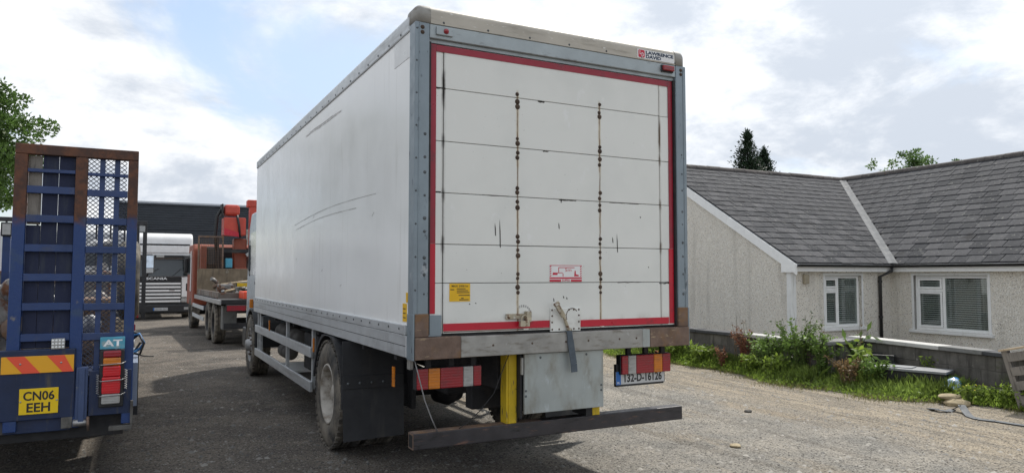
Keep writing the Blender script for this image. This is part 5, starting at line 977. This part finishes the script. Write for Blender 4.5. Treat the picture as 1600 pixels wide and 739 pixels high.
def grass():
    g_ = np.random.default_rng(2); n = 46000; y = g_.uniform(-2.0, 9.0, n); e = np.array([edge_x(t) for t in y]); w = np.array([wall_x(t) for t in y]) - .1; k = g_.random(n) ** .8; x = e + .05 + (w - e) * k; z = .01 + .07 * np.minimum(k * 2, 1)
    dens = (np.sin(x * 5 + y * 3.1) + np.sin(y * 4.3 - x * 2)) * .5; keep = (g_.random(n) < .75 + .3 * dens); 
    x, y, z, k = x[keep], y[keep], z[keep], k[keep]; n = len(x)
    h = (.04 + .13 * np.minimum(k * 2.0, 1)) * g_.uniform(.5, 1.4, n) * np.where(y < 1.25, .5, np.where(y < 2.7, 1.05, 1.0)); a = g_.random(n) * 6.28; ln = g_.normal(0, .35, n) * h; wd = g_.uniform(.003, .008, n) * (1 + (g_.random(n) < .25) * 2.2)
    ca, sa = np.cos(a), np.sin(a); px, py = -sa, ca
    v = np.stack([np.stack([x - ca * wd, y - sa * wd, z], 1), np.stack([x + ca * wd, y + sa * wd, z], 1), np.stack([x + ca * wd * .8 + px * ln * .4, y + sa * wd * .8 + py * ln * .4, z + h * .6], 1), np.stack([x + px * ln, y + py * ln, z + h], 1)], 1).reshape(-1, 3)
    tag(np_mesh('verge_grass', v, np.arange(n * 4).reshape(-1, 4), 'leaf_grass', tone=np.clip(g_.normal(.5, .25, n), 0, 1).repeat(4)), 'bright green grass and low weeds along the verge', None, kind='stuff')
    # thin dry tufts straggling out over the gravel edge
    n = 5200; y = g_.uniform(-1.5, 8, n); e = np.array([edge_x(t) for t in y]); x = e + .12 - np.abs(g_.normal(0, .22, n)); cl = np.sin(y * 9 + x * 3) + np.sin(y * 4.1 + 1) ; kp = cl > -.4; x, y = x[kp], y[kp]; n = len(x); h = g_.uniform(.02, .075, n); a = g_.random(n) * 6.28; ca, sa = np.cos(a), np.sin(a); w_ = .0035; ln = g_.normal(0, .6, n) * h; z = np.full(n, .004)
    v = np.stack([np.stack([x - ca * w_, y - sa * w_, z], 1), np.stack([x + ca * w_, y + sa * w_, z], 1), np.stack([x + ca * w_ - sa * ln * .5, y + ca * ln * .5, z + h * .7], 1), np.stack([x - sa * ln, y + ca * ln, z + h], 1)], 1).reshape(-1, 3)
    tag(np_mesh('dry_tufts', v, np.arange(n * 4).reshape(-1, 4), 'leaf_olive', tone=np.clip(g_.normal(.5, .25, n), 0, 1).repeat(4)), 'thin olive tufts straggling over the gravel edge', None, kind='stuff')
    # low broad leaves of dandelion and dock hugging the soil, sparse tufts out on the gravel edge
    n = 15000; y = g_.uniform(-2, 9, n); e = np.array([edge_x(t) for t in y]); w = np.array([wall_x(t) for t in y]) - .15; k = g_.random(n); x = e - .12 + (w - e) * k; p = np.stack([x, y, .015 + .17 * np.minimum(k * 1.6, 1) * g_.random(n)], 1); d = np.zeros((n, 3)); d[:, 2] = .8
    v, f, tone = quads_np(p, d, g_.uniform(.010, .030, n), g_, .6, 2.1); tag(np_mesh('verge_weeds', v, f, 'leaf_bright', tone=tone), 'low broad-leaved weeds among the verge grass', None, kind='stuff')
grass()
def weed(name, label, x, y, h, spread, nst, nleaf, ls, m, stem='stem_green', seed=0, z=.06, droop=.3, group=None, cat='weed', flower=None):
    g_ = np.random.default_rng(seed); t = thing(name, label, cat, (x, y, z), 0, group); P, D = [], []; st_ = MB()
    for k in range(nst):
        a = g_.random() * 6.28; r = spread * g_.random() ** .6; tip = np.array([math.cos(a) * r, math.sin(a) * r, h * g_.uniform(.6, 1.0)]); mid = tip * np.array([.45, .45, .6]) + np.array([0, 0, .06]); base = np.array([math.cos(a) * r * .25, math.sin(a) * r * .25, -.03]); st_.tube([base, mid, tip], [.006, .005, .002], 5, False)
        m_ = max(3, nleaf // nst); tt = g_.random(m_) ** .8; q = base + (mid - base) * np.minimum(tt * 2, 1)[:, None] + (tip - mid) * np.maximum(tt * 2 - 1, 0)[:, None] + g_.normal(size=(m_, 3)) * ls * .7; P.append(q); d = g_.normal(size=(m_, 3)) * .7; d[:, 2] = -droop; D.append(d)
    st_.build('stem', stem, t)['kind'] = 'stuff'; P = np.concatenate(P); v, f, tone = quads_np(P, np.concatenate(D), ls * g_.uniform(.5, 1.3, len(P)), g_, .2, 2.2); np_mesh('foliage', v, f, m, t, tone)
    if flower:
        n = 14; p = P[g_.choice(len(P), n)] + np.array([0, 0, .04]); v, f, tone = quads_np(p, np.zeros((n, 3)), np.full(n, .022), g_, 0, 1.1); np_mesh('flowers', v, f, flower, t, tone)['kind'] = 'stuff'
    return t
WD = [('dock_plant', 'reddish brown dock plant gone to seed against the block wall', 7.86, 4.62, .74, .32, 20, 700, .024, 'leaf_red', 'stem_red'),
      ('dock_plant', 'small rust coloured dock just left of the tall red one', 7.74, 5.05, .38, .22, 10, 160, .028, 'leaf_red', 'stem_red'),
      ('weed_bush', 'big dark green bush of weeds at the corner of the low wall', 7.86, 3.55, .92, .44, 34, 1300, .030, 'leaf_weed', 'stem_green'),
      ('weed_bush', 'mid green weed bush in the middle of the verge', 7.80, 4.10, .70, .36, 26, 900, .030, 'leaf_weed', 'stem_green'),
      ('weed_bush', 'leafy weed bush with white flowers spilling past the wall end', 7.95, 3.10, .74, .36, 28, 900, .032, 'leaf_weed', 'stem_green'),
      ('nettle_clump', 'bright green nettle clump left of the red dock', 7.72, 5.65, .36, .32, 22, 500, .040, 'leaf_bright', 'stem_green'),
      ('nettle_clump', 'bright green leafy clump nearest the lorry lamp', 7.72, 6.45, .36, .36, 22, 480, .042, 'leaf_bright', 'stem_green'),
      ('nettle_clump', 'low bright green clump at the front edge of the verge', 7.62, 4.35, .30, .34, 20, 420, .036, 'leaf_bright', 'stem_green'),
      ('nettle_clump', 'pale green clump in front of the dark weed bush', 7.60, 3.72, .32, .34, 20, 420, .036, 'leaf_bright', 'stem_green'),
      ('shrub_seedling', 'broad-leaved seedling with long leaves in the wall gap', 8.30, 2.72, .62, .26, 9, 70, .075, 'leaf_bright', 'stem_green'),
      ('shrub_seedling', 'climbing shoot hanging over the coping at the wall gap', 8.72, 3.10, .74, .20, 7, 60, .070, 'leaf_weed', 'stem_green'),
      ('weed_bush', 'brown-tinged weed bush in front of the wall gap', 7.80, 2.55, .40, .34, 24, 700, .026, 'leaf_dry', 'stem_dry'),
      ('weed_bush', 'green weeds crowding the left end of the grey-lidded box', 8.00, 2.25, .42, .30, 18, 380, .040, 'leaf_weed', 'stem_green'),
      ('nettle_clump', 'small bright shoots growing above the grey lid', 8.78, 1.95, .52, .10, 8, 60, .034, 'leaf_bright', 'stem_green'),
      ('dandelion_clump', 'low clump with yellow flowers beside the tan stones', 8.15, .95, .18, .30, 24, 420, .022, 'leaf_bright', 'stem_green'),
      ('dandelion_clump', 'dark green low weeds between the stones and the wooden frame', 8.30, .52, .24, .32, 24, 420, .024, 'leaf_bright', 'stem_green')]
for k, w_ in enumerate(WD): weed(*w_[:10], stem=w_[10], seed=60 + k, flower={4: 'flower_white', 14: 'flower_yellow'}.get(k))
for k, (x, y, h, lab) in enumerate(((7.92, 4.95, .98, 'tall dead stalk standing left of the red dock'), (7.95, 4.72, .92, 'thin dead stalk rising out of the red dock'), (7.98, 3.95, 1.02, 'tall leafy stalk in front of the gable wall'), (7.96, 3.66, 1.0, 'tall thin stalk beside the white corner band'), (7.98, 3.40, 1.12, 'tallest branching stalk in front of the white corner band'), (8.0, 3.18, 1.0, 'thin stalk to the right of the white corner band'), (8.55, 2.9, 1.0, 'wiry shoot in front of the small window'))):
    weed('weed_stalk', lab, x, y, h, .07, 3, 60 if k in (2, 4) else 22, .022, 'leaf_dark' if k in (2, 4) else 'leaf_dry', 'stem_dry', 90 + k)

# ================================================================== THINGS ON THE VERGE
t = thing('storage_trough', 'long black plastic trough with a flat grey lid in the grass', 'trough', (8.35, 1.90, .06), R(-72))
MB().prism([(-.40, 0), (.40, 0), (.46, .26), (-.46, .26)], 'y', -.17, .17).build('trough_body', 'dark_plastic', t, .012); l_ = MB().b(-.50, .50, -.21, .21, .262, .30); l_.b(-.30, .04, -.12, .12, .30, .315); l_.build('lid', 'lid_grey', t, .01)
for k in range(5): MB().b(-.36 + k * .17, -.34 + k * .17, -.185, -.171, .02, .25).build('rib', 'dark_plastic', t)
t = thing('plastic_crates', 'black plastic crate stack leaning in the shade of the wall gap', 'crates', (8.82, 2.80, .05), R(-60))
for k in range(4):
    z = k * .105; c_ = MB(); c_.b(-.27, .27, -.18, -.16, z, z + .095); c_.b(-.27, .27, .16, .18, z, z + .095); c_.b(-.27, -.25, -.159, .159, z, z + .095); c_.b(.25, .27, -.159, .159, z, z + .095); c_.b(-.249, .249, -.159, .159, z, z + .012); c_.b(-.29, .29, -.20, -.181, z + .07, z + .095); c_.build('crate', 'dark_plastic', t, .004)
def rock(name, label, cat, loc, s, m, seed, parts=None):
    bm = bmesh.new(); bmesh.ops.create_icosphere(bm, subdivisions=3, radius=1); q = random.Random(seed); ph = [q.uniform(0, 6) for _ in range(6)]
    for v in bm.verts: c = v.co; k = 1 + .10 * math.sin(3 * c.x + ph[0]) + .08 * math.sin(4 * c.y + ph[1]) + .06 * math.sin(7 * c.z + 5 * c.x + ph[2]); v.co = Vector((c.x * s[0], c.y * s[1], max(c.z, -.5) * s[2])) * k
    me = bpy.data.meshes.new(name); bm.to_mesh(me); bm.free(); me.materials.append(MATS[m]); me.polygons.foreach_set('use_smooth', [True] * len(me.polygons)); o = link(bpy.data.objects.new(name, me)); o.location = loc; o.rotation_euler = (0, 0, q.uniform(0, 3)); return tag(o, label, cat)
rock('sandstone', 'flat tan stone lying on another one at the verge edge', 'stone', (7.90, 1.08, .098), (.16, .12, .036), 'stone_tan', 4); rock('sandstone', 'larger tan stone underneath the flat one at the verge edge', 'stone', (7.93, 1.00, .025), (.22, .15, .062), 'stone_tan', 7)
rock('flat_stone', 'small flat tan stone alone on the gravel right of the bumper bar', 'stone', (3.62, .62, .012), (.075, .05, .018), 'stone_tan', 12); rock('flat_stone', 'dark broken stone lying on the gravel below the verge', 'stone', (5.1, 1.9, .012), (.06, .04, .02), 'block', 13)
def bag():
    bm = bmesh.new(); bmesh.ops.create_icosphere(bm, subdivisions=4, radius=1); q = random.Random(3)
    for v in bm.verts: c = v.co; k = 1 + .22 * math.sin(6 * c.x + 4 * c.z) + .16 * math.sin(9 * c.y + 3 * c.x); v.co = Vector((c.x * .13 * k, c.y * .10 * k, (max(c.z, -.55)) * .14 * (1 + .3 * c.x)))
    me = bpy.data.meshes.new('carrier_bag'); bm.to_mesh(me); bm.free(); me.materials.append(MATS['bag_pale']); me.materials.append(MATS['bag_blue'])
    for p in me.polygons: p.material_index = 1 if p.center.x + p.center.y * .6 > .0 else 0
    me.polygons.foreach_set('use_smooth', [True] * len(me.polygons)); o = link(bpy.data.objects.new('carrier_bag', me)); o.location = (8.36, 1.30, .15); tag(o, 'crumpled blue and white plastic bag beside the trough', 'bag')
bag()
st_ = MB(); sp_ = [(7.32, .98, .012), (7.22, .84, .03), (7.30, .74, .012), (7.44, .76, .02), (7.46, .66, .09), (7.36, .55, .03), (7.22, .42, .010), (7.14, .28, .012), (7.20, .12, .012), (7.24, -.25, .012)]
for a, b_ in zip(sp_, sp_[1:]): st_.bar(a, b_, .085, .006)
tag(st_.build('discarded_strap', 'strap_grey'), 'grey strip of strapping twisted on the gravel below the stones', 'strap')
t = thing('pallet_frame', 'weathered wooden frame leaning on the wall at the right edge', 'frame', (8.22, .34, .02), R(-80))
lean2 = Matrix.Rotation(R(-10), 4, 'Y')
for x in (0, .72): o = MB().b(x - .035, x + .035, -.05, .05, 0, .74).build('frame_post', 'timber_grey', t, .004); o.rotation_euler = (0, R(-14), 0)
for k in range(4): o = MB().b(.02, .74, -.065, -.052, .06 + k * .18, .17 + k * .18).build('frame_board', 'timber_grey', t, .003); o.rotation_euler = (0, R(-14), 0)
o = MB().b(-.05, .85, -.09, .35, .742, .765).build('frame_top', 'timber_pale', t, .003); o.rotation_euler = (0, R(-14), 0)
for k, (x, y, a, l_) in enumerate(((2.6, .9, .4, .16), (4.6, 1.9, 1.2, .30), (6.2, 1.0, 2.0, .35), (6.6, .3, 1.7, .5), (3.6, .6, .9, .12))):
    pass
for o in list(bpy.data.objects):
    if '_w' in o: del o['_w']
